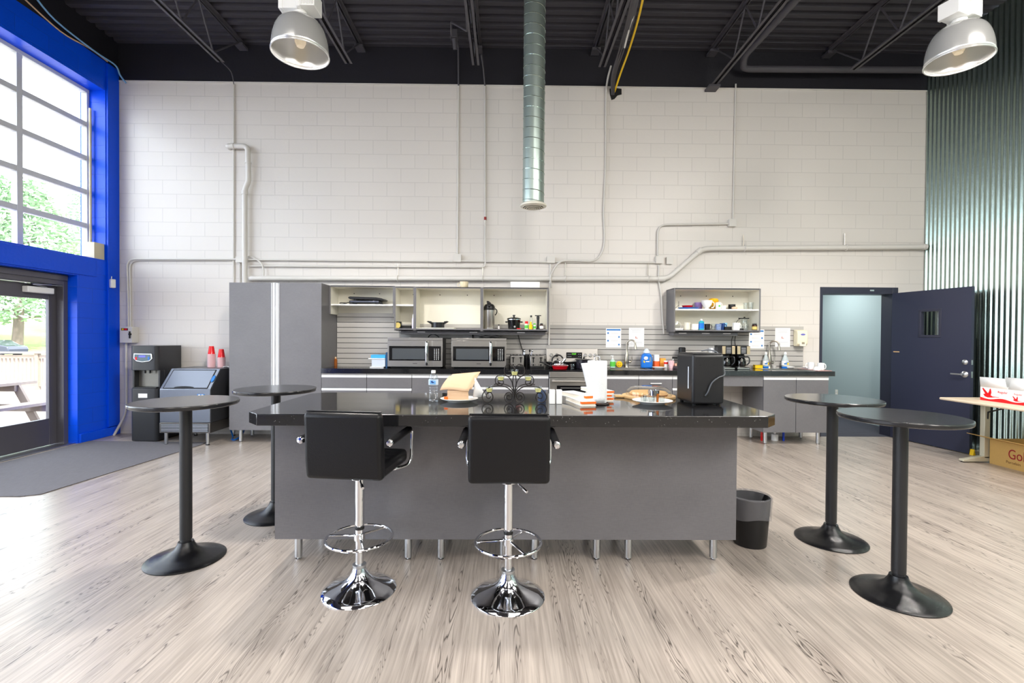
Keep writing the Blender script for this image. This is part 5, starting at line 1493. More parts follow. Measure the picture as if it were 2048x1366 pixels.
ob('body', G().lathe([(0.04, 0), (0.045, 0.004), (0.05, 0.07), (0.062, 0.1), (0.072, 0.13), (0.06, 0.158), (0.025, 0.168)], seg=32), mat('amber_yellow', lin(242, 180, 10), 0.3), pt_)
ob('handle', G().tube(smooth([(-0.05, -0.03, 0.13), (-0.06, -0.06, 0.11), (-0.05, -0.06, 0.06), (-0.035, -0.035, 0.04)], 5), 0.008, 8), mat('amber_yellow_handle', lin(236, 190, 70), 0.3), pt_)
mg_ = mug('tall white mug with a green mark on the mug shelf', Q(1431, 1442, 601, 615, 6.78)[0], 6.78, ZE1, 0.078, 0.098, M['white'], R(0))
ob('green_mark', G().prism([(0.014 * math.cos(R(a)), 0.045 + 0.014 * math.sin(R(a))) for a in range(0, 360, 20)], -0.041, -0.036, 'y'), M['green'], mg_)
mug('tiny white cup beside the tall white mug', Q(1444, 1452, 608, 615, 6.78)[0], 6.78, ZE1, 0.055, 0.05, M['white'], R(200))
bm_ = thing('candle_jar', 'black crinkled jar on the mug shelf', 'jar', (Q(1458, 1472, 603, 612, 6.88)[0], 6.90, ZE1))
ob('body', G().lathe([(0.046, 0), (0.05, 0.01), (0.048, 0.03), (0.052, 0.045), (0.048, 0.06), (0.05, 0.078), (0.044, 0.078), (0.04, 0.01), (0.001, 0.01)], seg=12, cap=False), M['black'], bm_)
one('shell', 'pale shell shaped dish before the black jar', 'dish', G().sphere((0, 0, 0.02), 0.042, seg=20, sz=0.48), mat('peach_ceramic', lin(236, 200, 170), 0.4), (Q(1462, 1475, 608, 614, 6.79)[0], 6.78, ZE1))
def tumbler(label, x, y, z, r, h, m='cglass', group='drinking glasses in the mug cabinet'):
    return one('drinking_glass', label, 'glass', G().lathe([(r * 0.8, 0), (r, h), (r * 0.94, h), (r * 0.74, 0.006), (0.001, 0.006)], seg=28, cap=False), M[m], (x, y, z), group)
tumbler('pink tinted glass at the right of the mug shelf', Q(1487, 1495, 600, 614, 6.84)[0], 6.84, ZE1, 0.032, 0.10)
tumbler('clear glass at the right end of the mug shelf', Q(1496, 1507, 599, 614, 6.80)[0], 6.80, ZE1, 0.04, 0.105)
# --- mug cabinet, floor
dp_ = thing('glass_plate', 'round glass plate leaning at the left of the mug cabinet floor', 'plate', (Q(1348, 1362, 640, 657, 6.86)[0], 6.92, ZE2 + 0.007))
ob('plate', G().lathe([(0.001, 0), (0.04, 0), (0.06, 0.008), (0.062, 0.01), (0.04, 0.004), (0.001, 0.004)], seg=36, cap=False), M['cglass'], dp_, loc=(0, -0.02, 0.058), rot=(R(68), 0, 0))
ob('rim', G().tube([(0.061 * math.cos(R(a)), 0.061 * math.sin(R(a)), 0.009) for a in range(0, 360, 10)], 0.003, 6, closed=True), M['white'], dp_, loc=(0, -0.02, 0.058), rot=(R(68), 0, 0))
one('folded_napkin', 'flat white block below the leaning glass plate', 'box', G().box(-0.055, 0.055, -0.04, 0.04, 0, 0.022), M['white'], (2.432, 6.76, ZE2), bev=0.004)
mug('cream mug next to the glass plate', Q(1367, 1380, 643, 658, 6.78)[0], 6.77, ZE2, 0.09, 0.105, M['cream'], R(100))
mug('wide white cup between cream mug and teal bottle', Q(1381, 1396, 645, 658, 6.80)[0], 6.80, ZE2, 0.118, 0.085, M['white'], R(80))
jar('teal soap bottle standing between white and black cups', 1397.5, 1408, 635, 657, 6.78, ZE2, M['teal'], M['cglass'] if False else M['white'], M['blue'], 0.14, name='soap_bottle', cat='bottle', neck=0.4)
mug('black mug right of the teal bottle', Q(1409, 1420, 645, 657, 6.80)[0], 6.80, ZE2, 0.08, 0.088, M['black'], R(-10))
tumbler('milky jar glass in the middle of the mug cabinet floor', Q(1422, 1431, 645, 657, 6.82)[0], 6.82, ZE2, 0.034, 0.09)
mug('blue and white patterned mug', Q(1432, 1442, 645, 657, 6.76)[0], 6.76, ZE2, 0.076, 0.088, mat('blue_pattern', lin(120, 140, 180), 0.3, noise=0.9, nscale=90), R(120))
mug('dark blue mug with its handle to the right', Q(1442, 1451, 642, 657, 6.82)[0], 6.85, ZE2, 0.075, 0.10, M['navy'], R(-10))
mug('light blue cup behind the dark blue mug', Q(1451, 1457, 641, 650, 6.9)[0] - 0.005, 6.95, ZE2, 0.06, 0.11, mat('sky_ceramic', lin(140, 196, 226), 0.3), R(90))
one('dark_box', 'small dark box before the light blue cup', 'box', G().box(-0.05, 0.05, -0.03, 0.03, 0, 0.05), M['dark'], (Q(1449, 1461, 649, 657, 6.82)[0], 6.82, ZE2), bev=0.003)
mug('white mug under the hanging carafe handle', Q(1465, 1479, 643, 658, 6.76)[0], 6.75, ZE2, 0.1, 0.105, M['white'], R(10), taper=0.95)
cf = thing('glass_carafe', 'glass carafe with a black lid and wire handle in the mug cabinet', 'carafe', (Q(1480, 1499, 632, 657, 6.88)[0], 6.89, ZE2))
ob('flask', G().lathe([(0.06, 0), (0.068, 0.01), (0.066, 0.05), (0.05, 0.1), (0.048, 0.15), (0.052, 0.165), (0.048, 0.165), (0.044, 0.15), (0.046, 0.1), (0.06, 0.05), (0.001, 0.008)], seg=32, cap=False), M['cglass'], cf)
ob('lid', G().box(-0.085, 0.065, -0.014, 0.014, 0.168, 0.182).sphere((0, 0, 0.185), 0.014), M['black'], cf, bev=0.004)
ob('wire_handle', G().tube(smooth([(-0.06, -0.02, 0.172), (-0.11, -0.04, 0.15), (-0.15, -0.05, 0.10), (-0.17, -0.05, 0.04), (-0.165, -0.05, 0.008)], 6), 0.004, 8), M['black'], cf)
wg_ = thing('oil_flask', 'small clear flask before the carafe', 'bottle', (Q(1489, 1494, 639, 655, 6.77)[0], 6.76, ZE2))
ob('flask', G().lathe([(0.026, 0), (0.028, 0.01), (0.01, 0.07), (0.009, 0.125)], seg=24), M['cglass'], wg_)
ob('stopper', G().lathe([(0.009, 0.12), (0.008, 0.14)], seg=16), M['cglass'], wg_)
one('black_coaster', 'low black lids in front of the carafe', 'lid', G().lathe([(0.035, 0), (0.035, 0.022), (0.03, 0.026)], seg=24), M['black'], (3.315, 6.735, ZE2))
jar('brown jar with a label at the right end of the mug cabinet', 1504, 1513.5, 644, 657.5, 6.77, ZE2, M['brown'], M['black'], M['gold'], 0.2, name='coffee_jar')

# --- left worktop
jar('amber bottle behind the tall cabinet edge', 668, 674.5, 719, 737, 6.92, ZT, M['amber'], M['kraft'], None, 0.2, name='amber_bottle', cat='bottle', neck=0.5)
ps = [('white_papers', 'loose white papers flat on the left worktop', M['paper'], (-0.11, 0.08, -0.12, 0.10, 0, 0.012), 0.0, 0),
      ('paper_box', 'white and grey box leaning beside the left microwave', mat('pale_blue_box', lin(196, 204, 222), 0.6), (-0.085, 0.10, -0.11, 0.1, 0.0125, 0.115), 0, 0),
      ('magazine', 'white magazine between the stacked boxes', M['paper'], (-0.13, 0.10, -0.12, 0.1, 0.1155, 0.128), 0, 0),
      ('blue_box', 'light blue box on top of the paper stack by the left microwave', mat('bright_blue_box', lin(60, 160, 220), 0.5), (-0.10, 0.10, -0.10, 0.09, 0.1285, 0.175), 0, 0)]
for nm, lb, mm, bb, a, b in ps:
    one(nm, lb, 'paper', G().box(*bb), mm, (-1.775, 6.72, ZT), group='pile of papers and boxes by the left microwave', bev=0.003)
one('navy_binder', 'dark navy binder standing against the left microwave', 'binder', G().box(-0.012, 0.012, -0.12, 0.11, 0, 0.21), mat('navy_card', lin(30, 70, 110), 0.5), (-1.656, 6.73, ZT), bev=0.003)
one('black_pouch', 'flat black pouch on top of the right microwave', 'pouch', G().sheet([[(-0.12 + 0.04 * i, -0.1 + 0.05 * j, 0.025 + 0.008 * math.sin(i * 1.7 + j)) for i in range(8)] for j in range(5)]), M['rubber'], (-0.27, 6.78, ZT + 0.415), solid=0.022)
pipe('cord', 'black cord looped on top of the left microwave', 'cord', smooth([(-1.13, 6.9, ZT + 0.422), (-1.10, 6.85, ZT + 0.45), (-1.05, 6.83, ZT + 0.465), (-1.0, 6.83, ZT + 0.45), (-0.97, 6.86, ZT + 0.422)], 5), 0.007, 'rubber', rad=0.001)
pipe('cord', 'twin black cord hanging behind the right microwave', 'cord', smooth([(-0.50, 6.985, ZT + 0.52), (-0.495, 6.985, ZT + 0.40), (-0.50, 6.985, ZT + 0.3)], 4), 0.009, 'rubber', rad=0.001)
pipe('cord', 'dark cord falling from the cabinet light to the toasters', 'cord', smooth([W_(1036, 669, 6.95), W_(1041, 688, 6.97), W_(1046, 706, 6.985), (0.24, 6.985, ZT + 0.05)], 5), 0.006, 'rubber', rad=0.001)
def toaster():
    x, w, h = Q(1020, 1048, 708.5, 734, 6.70)
    t = thing('toaster', 'four slice toaster beside the right microwave', 'toaster', (x, 6.70, ZT), group='black and steel toasters')
    w_ = 0.098
    ob('shell', G().box(-w_ - 0.001, w_ + 0.001, 0.006, 0.26, 0.008, 0.178), M['black'], t, bev=0.015, seg=3)
    f = ob('front_plate', G().box(-w_, w_, 0, 0.02, 0.022, 0.172), M['steel'], t, bev=0.008)
    ob('base', G().box(-w_, w_, 0.0, 0.25, 0.0, 0.021), M['black'], t, bev=0.004)
    for s in (-0.053, 0.053):
        ob('lever_slot', G().box(s - 0.008, s + 0.008, -0.001, 0.001, 0.075, 0.155), M['dark'], f)
        ob('lever', G().box(s - 0.02, s + 0.02, -0.02, -0.001, 0.138, 0.15), M['black'], f, bev=0.003)
        ob('knob', G().cyl((s, -0.010, 0.045), (s, 0, 0.045), 0.012, 16), M['black'], f)
        for q_ in (-0.028, 0.028):
            ob('button', G().cyl((s + q_, -0.004, 0.045), (s + q_, 0, 0.045), 0.005, 10), M['black'], f)
    for k in range(4):
        ob('bread_slot', G().box(-0.085 + 0.05 * k, -0.065 + 0.05 * k, 0.03, 0.23, 0.176, 0.182), M['chrome'], t, bev=0.002)
    return t
to = toaster()
dup(to, (Q(1059.5, 1089, 708.5, 734, 6.70)[0], 6.70, ZT), 0, 'four slice toaster beside the range')
uc = thing('utensil_crock', 'black crock full of utensils between the two toasters', 'utensil holder', (Q(1049, 1061, 700, 735, 6.86)[0] - 0.014, 6.86, ZT))
ob('crock', G().lathe([(0.032, 0), (0.034, 0.18), (0.031, 0.18), (0.029, 0.01), (0.001, 0.01)], seg=28, cap=False), M['black'], uc)
q = random.Random(11)
for k in range(9):
    a = q.uniform(0, 6.28)
    tx_, ty_ = 0.07 * math.cos(a) + 0.02, 0.03 * math.sin(a)
    ob('utensil', G().tube([(0.012 * math.cos(a), 0.012 * math.sin(a), 0.014), (tx_, ty_, 0.235)], 0.004, 8).sphere((tx_, ty_, 0.238), 0.014, seg=10, sz=1.3), M['chrome'] if k % 3 else M['black'], uc)

# --- on the range
ZR = 1.0065
kt = thing('tea_kettle', 'chrome tea kettle with an arched black handle on the range', 'kettle', (Q(1103, 1128, 711, 733, 6.78)[0] + 0.0, 6.79, ZR))
ob('body', G().lathe([(0.07, 0), (0.085, 0.01), (0.088, 0.04), (0.075, 0.085), (0.04, 0.115), (0.012, 0.122)], seg=36), M['chrome'], kt)
ob('lid_knob', G().lathe([(0.008, 0.12), (0.014, 0.13), (0.01, 0.14)], seg=16), M['black'], kt)
ob('spout', G().tube([(0.06, 0, 0.075), (0.10, 0, 0.125), (0.105, 0, 0.14)], 0.02, 14, r2=0.014), M['chrome'], kt)
ob('handle', G().tube(smooth([(-0.08, 0, 0.10), (-0.07, 0, 0.15), (-0.02, 0, 0.185), (0.04, 0, 0.18), (0.075, 0, 0.14)], 6), 0.011, 10), M['black'], kt)
fp = thing('frying_pan', 'red frying pan with a glass lid at the front of the range', 'pan', (Q(1104, 1136, 728, 740, 6.58)[0], 6.59, ZR))
ob('pan', G().lathe([(0.085, 0), (0.095, 0.005), (0.112, 0.045), (0.115, 0.05), (0.11, 0.05), (0.09, 0.008), (0.001, 0.006)], seg=40, cap=False), mat('red_enamel', lin(176, 16, 28), 0.2), fp)
ob('glass_lid', G().lathe([(0.113, 0.051), (0.1, 0.062), (0.05, 0.078), (0.001, 0.082)], seg=40, cap=False), M['glass'], fp)
ob('lid_rim', G().tube([(0.112 * math.cos(R(a)), 0.112 * math.sin(R(a)), 0.053) for a in range(0, 360, 8)], 0.004, 8, closed=True), M['satin'], fp)
ob('lid_knob', G().lathe([(0.008, 0.081), (0.008, 0.09), (0.018, 0.096), (0.016, 0.108)], seg=16), M['chrome'], fp)
ob('pan_handle', G().tube(smooth([(-0.108, 0, 0.04), (-0.15, 0, 0.05), (-0.22, 0.0, 0.085), (-0.28, 0, 0.098)], 5), 0.012, 10), M['black'], fp)
tumbler('small clear glass on the range cooktop', Q(1139, 1150, 729, 740, 6.56)[0], 6.56, ZR, 0.036, 0.075, group=None)
bp_ = thing('stock_pot', 'black stock pot with a wide lid on the range', 'pot', (Q(1149, 1186, 715, 737, 6.74)[0], 6.73, ZR))
ob('pot', G().lathe([(0.1, 0), (0.108, 0.006), (0.11, 0.125), (0.106, 0.125), (0.1, 0.01), (0.001, 0.008)], seg=40, cap=False), mat('dark_enamel', lin(34, 32, 42), 0.2), bp_)
ob('lid', G().lathe([(0.13, 0.126), (0.132, 0.131), (0.11, 0.138), (0.02, 0.146)], seg=40), M['blackgl'], bp_)
ob('lid_knob', G().lathe([(0.01, 0.145), (0.016, 0.155), (0.012, 0.163)], seg=16), M['chrome'], bp_)

# --- right worktop
def pump(label, l, r, t, b, Y, lab):
    x, w, h = Q(l, r, t, b, Y)
    t_ = thing('soap_pump', label, 'soap bottle', (x, Y, ZT))
    rr = w / 2
    ob('bottle', G().lathe([(rr * 0.9, 0), (rr, 0.005), (rr, h * 0.5), (rr * 0.8, h * 0.6), (rr * 0.35, h * 0.66)], seg=28), mat('clear_soap', lin(196, 236, 220), 0.1, alpha=0.75), t_)
    ob('label', G().lathe([(rr * 1.02, h * 0.12), (rr * 1.02, h * 0.5)], seg=28, cap=False), lab, t_)
    ob('pump_head', G().lathe([(rr * 0.4, h * 0.66), (rr * 0.4, h * 0.74), (0.005, h * 0.76), (0.005, h * 0.94)], seg=16).box(-0.03, 0.01, -0.007, 0.007, h * 0.94, h), M['white'], t_, bev=0.002)
pump('clear pump soap bottle with a green label right of the range', 1220, 1231, 711, 736, 6.86, M['green'])
sg = thing('dish_scrubber', 'round yellow smiling scrubber standing by the left sink', 'sponge', (Q(1232, 1246, 721, 735, 6.92)[0], 6.94, ZT + 0.047))
ob('disc', G().cyl((0, -0.016, 0), (0, 0.016, 0), 0.046, 28), M['yellow'], sg, bev=0.005)
ob('eye_hole', G().cyl((-0.014, -0.0175, 0.013), (-0.014, -0.0155, 0.013), 0.005, 12).cyl((0.014, -0.0175, 0.013), (0.014, -0.0155, 0.013), 0.005, 12), M['amber'], sg)
ob('mouth', G().tube([(0.024 * math.cos(R(a)), -0.0165, 0.024 * math.sin(R(a))) for a in range(200, 345, 12)], 0.003, 6), M['amber'], sg)
x, w, h = Q(1280, 1302.5, 697, 736, 6.85)
dt = thing('laundry_jug', 'blue detergent jug with a clear cap by the left sink', 'detergent', (2.01, 6.85, ZT))
jp = [(-0.078, 0.0), (0.078, 0.0), (0.080, 0.06), (0.078, 0.15), (0.06, 0.20), (0.03, 0.215), (-0.04, 0.215), (-0.065, 0.19), (-0.080, 0.12)]
g = G()
outer = jp
g.prism(outer, -0.04, 0.04, 'y')
ob('jug', g, M['blue'], dt, bev=0.018, seg=3)
ob('grip_hollow', G().prism([(0.045 + 0.014 * math.cos(R(a)), 0.125 + 0.04 * math.sin(R(a))) for a in range(0, 360, 20)], -0.0425, -0.040, 'y'), mat('grip_grey', lin(110, 130, 150), 0.4), dt)
ob('label', G().prism([(-0.02 + 0.03 * math.cos(R(a)), 0.145 + 0.024 * math.sin(R(a))) for a in range(0, 360, 20)], -0.0425, -0.040, 'y').box(-0.02, 0.03, -0.042, -0.0398, 0.09, 0.102), M['white'], dt)
ob('label_mark', G().prism([(-0.055, 0.085), (-0.03, 0.075), (-0.035, 0.10), (-0.05, 0.115)], -0.0425, -0.0398, 'y'), M['yellow'], dt)
text('lettering', 'Dawn', 0.022, M['inkb'], dt, (-0.02, -0.043, 0.145), (PI / 2, 0, 0))
ob('cap', G().lathe([(0.048, 0.216), (0.045, 0.24), (0.02, 0.275), (0.016, 0.28)], seg=28), mat('clear_cap', lin(216, 228, 240), 0.15, alpha=0.8), dt)
jar('wipes canister with an orange label and white top', 1306, 1319, 704, 731, 6.88, ZT, mat('canister_orange', lin(236, 92, 30), 0.4), M['white'], None, 0.48, name='wipes_canister', cat='canister', neck=0.93)
one('orange_box', 'light orange box behind the plate on the right worktop', 'box', G().box(-0.04, 0.04, -0.04, 0.04, 0, 0.14), mat('light_orange', lin(250, 170, 70), 0.5), (Q(1319, 1330, 716, 734, 6.92)[0], 6.93, ZT), bev=0.003)
def plate(label, x, y, z, r, m='white', cat='plate', name='plate', group=None):
    return one(name, label, cat, G().lathe([(r * 0.58, 0), (r * 0.62, 0.004), (r * 0.66, 0.008), (r * 0.98, 0.022), (r, 0.024), (r * 0.96, 0.026), (r * 0.66, 0.013), (r * 0.55, 0.008), (0.001, 0.008)], seg=56, cap=False), M[m], (x, y, z), group)
plate('small white plate in front of the wipes canister', Q(1302, 1329, 729, 737, 6.76)[0], 6.70, ZT, 0.098)
rc = thing('paper_cup', 'white cup with a red band beside the orange box', 'cup', (Q(1329, 1337, 717, 736, 6.8)[0], 6.82, ZT))
ob('cup', G().lathe([(0.024, 0), (0.031, 0.11), (0.028, 0.11), (0.022, 0.004), (0.001, 0.004)], seg=24, cap=False), M['white'], rc)
ob('band', G().lathe([(0.0285, 0.062), (0.0302, 0.09)], seg=24, cap=False), M['red'], rc)
pc = thing('paper_cup', 'white and pink patterned cup before the black tray', 'cup', (Q(1336, 1348, 719, 736, 6.76)[0], 6.75, ZT))
ob('cup', G().lathe([(0.03, 0), (0.042, 0.115), (0.039, 0.115), (0.027, 0.004), (0.001, 0.004)], seg=24, cap=False), mat('pink_pattern', lin(236, 190, 196), 0.5, noise=0.35, nscale=40), pc)
ob('spoon', G().tube([(-0.01, 0, 0.02), (0.03, 0, 0.14)], 0.004, 8), M['white'], pc)
tr = thing('caddy_tray', 'dark tray of packets behind the black appliance', 'tray', (Q(1347, 1366, 724, 738, 6.72)[0] + 0.02, 6.74, ZT))
ob('tray', G().box(-0.09, 0.09, -0.08, 0.08, 0, 0.04), mat('dark_tray', lin(50, 40, 48), 0.5), tr, bev=0.006)
q = random.Random(5)
for k in range(7):
    a_ = -0.07 + 0.022 * k
    ob('packet', G().box(a_, a_ + 0.018, -0.055 + 0.01 * (k % 3), 0.05, 0.041, 0.07 + 0.012 * q.random()), mat('packet_tint', lin(*[(226, 176, 150), (60, 48, 44), (240, 190, 120)][k % 3]), 0.6), tr, bev=0.002)
gr_ = thing('coffee_grinder', 'black cylindrical grinder leaning behind the dark tray', 'grinder', (Q(1357, 1371, 697, 738, 6.9)[0], 6.90, ZT))
ob('barrel', G().lathe([(0.042, 0), (0.046, 0.01), (0.044, 0.12), (0.05, 0.135), (0.05, 0.29), (0.04, 0.302)], seg=32), M['black'], gr_)
ob('side_arm', G().box(-0.14, -0.04, -0.02, 0.02, 0.135, 0.165), M['black'], gr_, bev=0.006)
fb = thing('filter_box', 'white box of coffee filters beside the coffee makers', 'box', (Q(1420, 1445, 695, 738, 6.93)[0], 6.952, ZT))
ob('box', G().box(-0.09, 0.09, -0.04, 0.04, 0, 0.295), M['paper'], fb, bev=0.004)
ob('tab', G().cyl((-0.02, -0.01, 0.295), (-0.02, -0.01, 0.307), 0.012, 12), M['white'], fb)
def coffee_maker():
    x, w, h = Q(1443, 1470, 691, 738.5, 6.66)
    t = thing('coffee_maker', 'black and steel drip coffee maker beside the white filter box', 'coffee maker', (x, 6.64, ZT), group='drip coffee makers')
    w_ = 0.093
    ob('base', G().box(-w_, w_, 0, 0.26, 0, 0.03), M['black'], t, bev=0.006)
    ob('hot_plate', G().lathe([(0.072, 0.03), (0.072, 0.036)], (0, 0.085, 0), 32), M['steel'], t)
    ob('rear_tank', G().box(-w_, w_, 0.17, 0.26, 0.03, 0.33), M['black'], t, bev=0.006)
    hd_ = ob('brew_head', G().box(-w_, w_, 0.01, 0.168, 0.215, 0.33), M['black'], t, bev=0.006)
    for s in (-1, 1):
        ob('steel_cheek', G().box(*sorted((s * 0.046, s * 0.09)), 0.003, 0.012, 0.215, 0.326), mat('warm_steel', lin(206, 182, 150), 0.3, 0.85), hd_, bev=0.002)
    g = G()
    for k in range(5):
        g.box(-0.03, 0.03, 0.0055, 0.0095, 0.23 + 0.017 * k, 0.236 + 0.017 * k)
    ob('button_print', g, M['ink'], hd_)
    ob('base_trim', G().box(-w_ + 0.01, w_ - 0.01, -0.002, 0.004, 0.006, 0.022), M['steel'], t)
    c = ob('carafe', G().lathe([(0.052, 0.037), (0.066, 0.05), (0.07, 0.09), (0.06, 0.14), (0.046, 0.165), (0.043, 0.165), (0.056, 0.14), (0.066, 0.09), (0.062, 0.052), (0.001, 0.04)], (0, 0.085, 0), 36, cap=False), M['dglass'], t)
    ob('carafe_lid', G().lathe([(0.05, 0.162), (0.05, 0.19), (0.03, 0.205)], (0, 0.085, 0), 32), M['black'], c)
    ob('carafe_handle', G().tube(smooth([(0.045, 0.06, 0.175), (0.085, 0.03, 0.17), (0.09, 0.025, 0.10), (0.064, 0.05, 0.06)], 5), 0.009, 8), M['black'], c)
    return t
cm = coffee_maker()
dup(cm, (Q(1472.5, 1500, 691, 738.5, 6.66)[0], 6.64, ZT), 0, 'black and steel drip coffee maker beside the small yellow sponge')
for lb, a, b in (('black cord from the left coffee maker up to the cabinet light', 1465.5, 1463.5), ('black cord from the right coffee maker up to the cabinet light', 1471, 1471.5)):
    pipe('cord', lb, 'cord', smooth([W_(a, 672, 6.95), W_((a + b) / 2 - 1.5, 683, 6.975), W_(b, 700, 6.985), W_(b, 735, 6.985)], 5), 0.005, 'rubber', rad=0.001, group='coffee maker cords')
sp2 = thing('sponge', 'yellow sponge on the worktop right of the coffee makers', 'sponge', (Q(1512, 1528, 728, 736, 6.86)[0], 6.92, ZT))
ob('foam', G().box(-0.057, 0.057, -0.035, 0.035, 0, 0.042), M['yellow'], sp2, bev=0.006)
ob('scour_pad', G().box(-0.056, 0.056, -0.034, 0.034, 0.043, 0.052), mat('yellow_scour', lin(200, 170, 30), 0.9), sp2, bev=0.002)
def dish(label, l, r, Y):
    x, w, h = Q(l, r, 703, 736.5, Y)
    x += -0.028 if x < 3.83 else 0.012
    t = thing('dish_soap', label, 'soap bottle', (x, Y, ZT), group='dish soap bottles')
    rr = w / 2
    ob('bottle', G().lathe([(rr * 0.95, 0.03), (rr, 0.05), (rr * 0.95, h * 0.5), (rr * 0.5, h * 0.72), (rr * 0.32, h * 0.84)], seg=28, sy=0.62), mat('clear_dish_bottle', lin(214, 226, 230), 0.12, alpha=0.6), t)
    ob('soap', G().lathe([(rr * 0.95, 0), (rr, 0.005), (rr, 0.029)], seg=28, sy=0.62), M['blue'], t)
    ob('label', G().lathe([(rr * 1.01, h * 0.2), (rr * 0.98, h * 0.46)], seg=28, sy=0.63, cap=False), M['paper'], t)
    ob('label_print', G().box(-rr * 0.6, rr * 0.2, -rr * 0.66, -rr * 0.6, h * 0.25, h * 0.33).box(-rr * 0.2, rr * 0.5, -rr * 0.66, -rr * 0.6, h * 0.36, h * 0.4), M['inkb'], t)
    ob('label_stripe', G().box(rr * 0.25, rr * 0.6, -rr * 0.66, -rr * 0.55, h * 0.22, h * 0.36), M['yellow'], t)
    ob('cap', G().lathe([(rr * 0.36, h * 0.84), (rr * 0.34, h * 0.95), (rr * 0.2, h)], seg=20), M['white'], t)
    return t
dish('clear dish soap bottle left of the right faucet', 1529, 1542, 6.935)
dish('clear dish soap bottle right of the right faucet', 1561.5, 1576, 6.935)
one('small_cup', 'small grey cup at the foot of the right faucet', 'cup', G().lathe([(0.024, 0), (0.028, 0.045), (0.025, 0.045), (0.02, 0.004), (0.001, 0.004)], seg=24, cap=False), mat('pale_grey_ceramic', lin(190, 188, 184), 0.3), (3.885, 6.90, ZT))
dm = one('drying_mat', 'pale patterned drying mat at the end of the right worktop', 'mat', G().box(4.225, 4.42, 6.44, 6.90, ZT, ZT + 0.006), mat('patterned_mat', lin(190, 150, 146), 0.9, noise=0.35, nscale=90), bev=0.001)
ZM = ZT + 0.0065
def upturned(nm, label, x, y, r, h, m='white'):
    return one(nm, label, 'dish', G().lathe([(r, 0), (r * 0.98, 0.004), (r * 0.9, h * 0.5), (r * 0.6, h * 0.9), (r * 0.55, h), (0.001, h)], seg=36, cap=False), M[m], (x, y, ZM), 'white dishes drying at the right sink')
mug('white mug drying nearest the end of the right worktop', 4.345, 6.56, ZM, 0.085, 0.098, M['white'], R(-60), group='white dishes drying at the right sink', taper=0.98)
mug('white mug drying behind the nearest one', 4.285, 6.68, ZM, 0.085, 0.10, M['white'], R(150), group='white dishes drying at the right sink', taper=0.98)
upturned('bowl', 'upturned white bowl drying beside the mugs', 4.275, 6.535, 0.048, 0.05)
pl_ = plate('white plate lying beside the upturned bowls at the sink end', 4.31, 6.83, ZM, 0.068, group='white dishes drying at the right sink')
dl_ = thing('lidded_dish', 'flat white dish with a dark rim beside the right sink', 'dish', (4.13, 6.935, ZT))
ob('dish', G().lathe([(0.05, 0.004), (0.072, 0.018), (0.074, 0.03), (0.02, 0.036)], seg=36, sy=0.7), M['white'], dl_)
ob('rim', G().lathe([(0.056, 0), (0.06, 0.005), (0.05, 0.008)], seg=36, sy=0.7), M['black'], dl_)

# --- notices and soap dispenser on the backsplash
def notice(label, l, r, t, b, kind, y=6.9985, tilt=0.0):
    p, q_ = pt(l, t, Y=y), pt(r, b, Y=y)
    cx, cz, w_, h = (p[0] + q_[0]) / 2, (p[2] + q_[2]) / 2, (q_[0] - p[0]) / 2, (p[2] - q_[2]) / 2
    o = thing('wall_notice', label, 'notice', (cx, y, cz), group='paper notices on the backsplash')
    ob('sheet', G().box(-w_, w_, -0.001, 0, -h, h), M['paper'], o, bev=0)
    g, gb, gd2 = G(), G(), G()
    if kind == 'blue':
        gb.box(-w_ * 0.92, w_ * 0.92, -0.0016, -0.0008, h * 0.76, h * 0.92)
        for k in range(4):
            z = h * (0.5 - 0.4 * k)
            s = -1 if k % 2 == 0 else 1
            gb.box(s * w_ * 0.72 - w_ * 0.1, s * w_ * 0.72 + w_ * 0.1, -0.0016, -0.0008, z - h * 0.09, z + h * 0.09)
            for j in range(3):
                c_ = -s * w_ * 0.15
                g.box(c_ - w_ * 0.5, c_ + w_ * 0.5, -0.0016, -0.0008, z - h * 0.07 + j * h * 0.06, z - h * 0.055 + j * h * 0.06)
    else:
        for k, wd_ in enumerate((0.75, 0.6, 0.62)):
            g.box(-w_ * wd_, w_ * wd_, -0.0016, -0.0008, h * (0.82 - 0.16 * k), h * (0.85 - 0.16 * k))
        for k, wd_ in enumerate((0.75, 0.8)):
            g.box(-w_ * wd_, w_ * wd_, -0.0016, -0.0008, -h * (0.52 + 0.18 * k), -h * (0.49 + 0.18 * k))
        gd2.box(-w_ * 0.15, -w_ * 0.04, -0.0016, -0.0008, -h * 0.12, h * 0.1).box(-w_ * 0.04, w_ * 0.16, -0.0016, -0.0008, -h * 0.12, -h * 0.05)
    if g.v:
        ob('text_lines', g, M['ink'], o)
    if gb.v:
        ob('blue_print', gb, M['inkb'], o)
    if gd2.v:
        ob('picture', gd2, mat('picture_tint', lin(190, 120, 110), 0.8), o)
notice('white notice with a blue heading left of the left faucet', 1212, 1242, 656.5, 695, 'blue')
notice('white notice with a small picture behind the left faucet', 1258, 1288, 655.5, 694, 'pic')
notice('white notice with a blue heading under the mug cabinet', 1498, 1528, 659, 697, 'blue')
notice('white notice with a small picture behind the right faucet', 1550.5, 1580, 656, 694, 'pic')
x, w, h = Q(1592, 1613, 656, 690, 6.93)
sd_ = thing('soap_dispenser', 'cream soap dispenser on the backsplash above the right worktop', 'soap dispenser', (x, 6.999, 1.455))
ob('housing', G().prism([(0, -0.115), (-0.07, -0.115), (-0.105, -0.08), (-0.11, 0.07), (-0.09, 0.115), (0, 0.125)], -w / 2, w / 2, 'x'), mat('ivory_plastic', lin(236, 226, 196), 0.4), sd_, bev=0.012, seg=3)
ob('push_bar', G().box(-0.045, 0.045, -0.118, -0.09, -0.115, -0.065), M['cream'], sd_, bev=0.006)
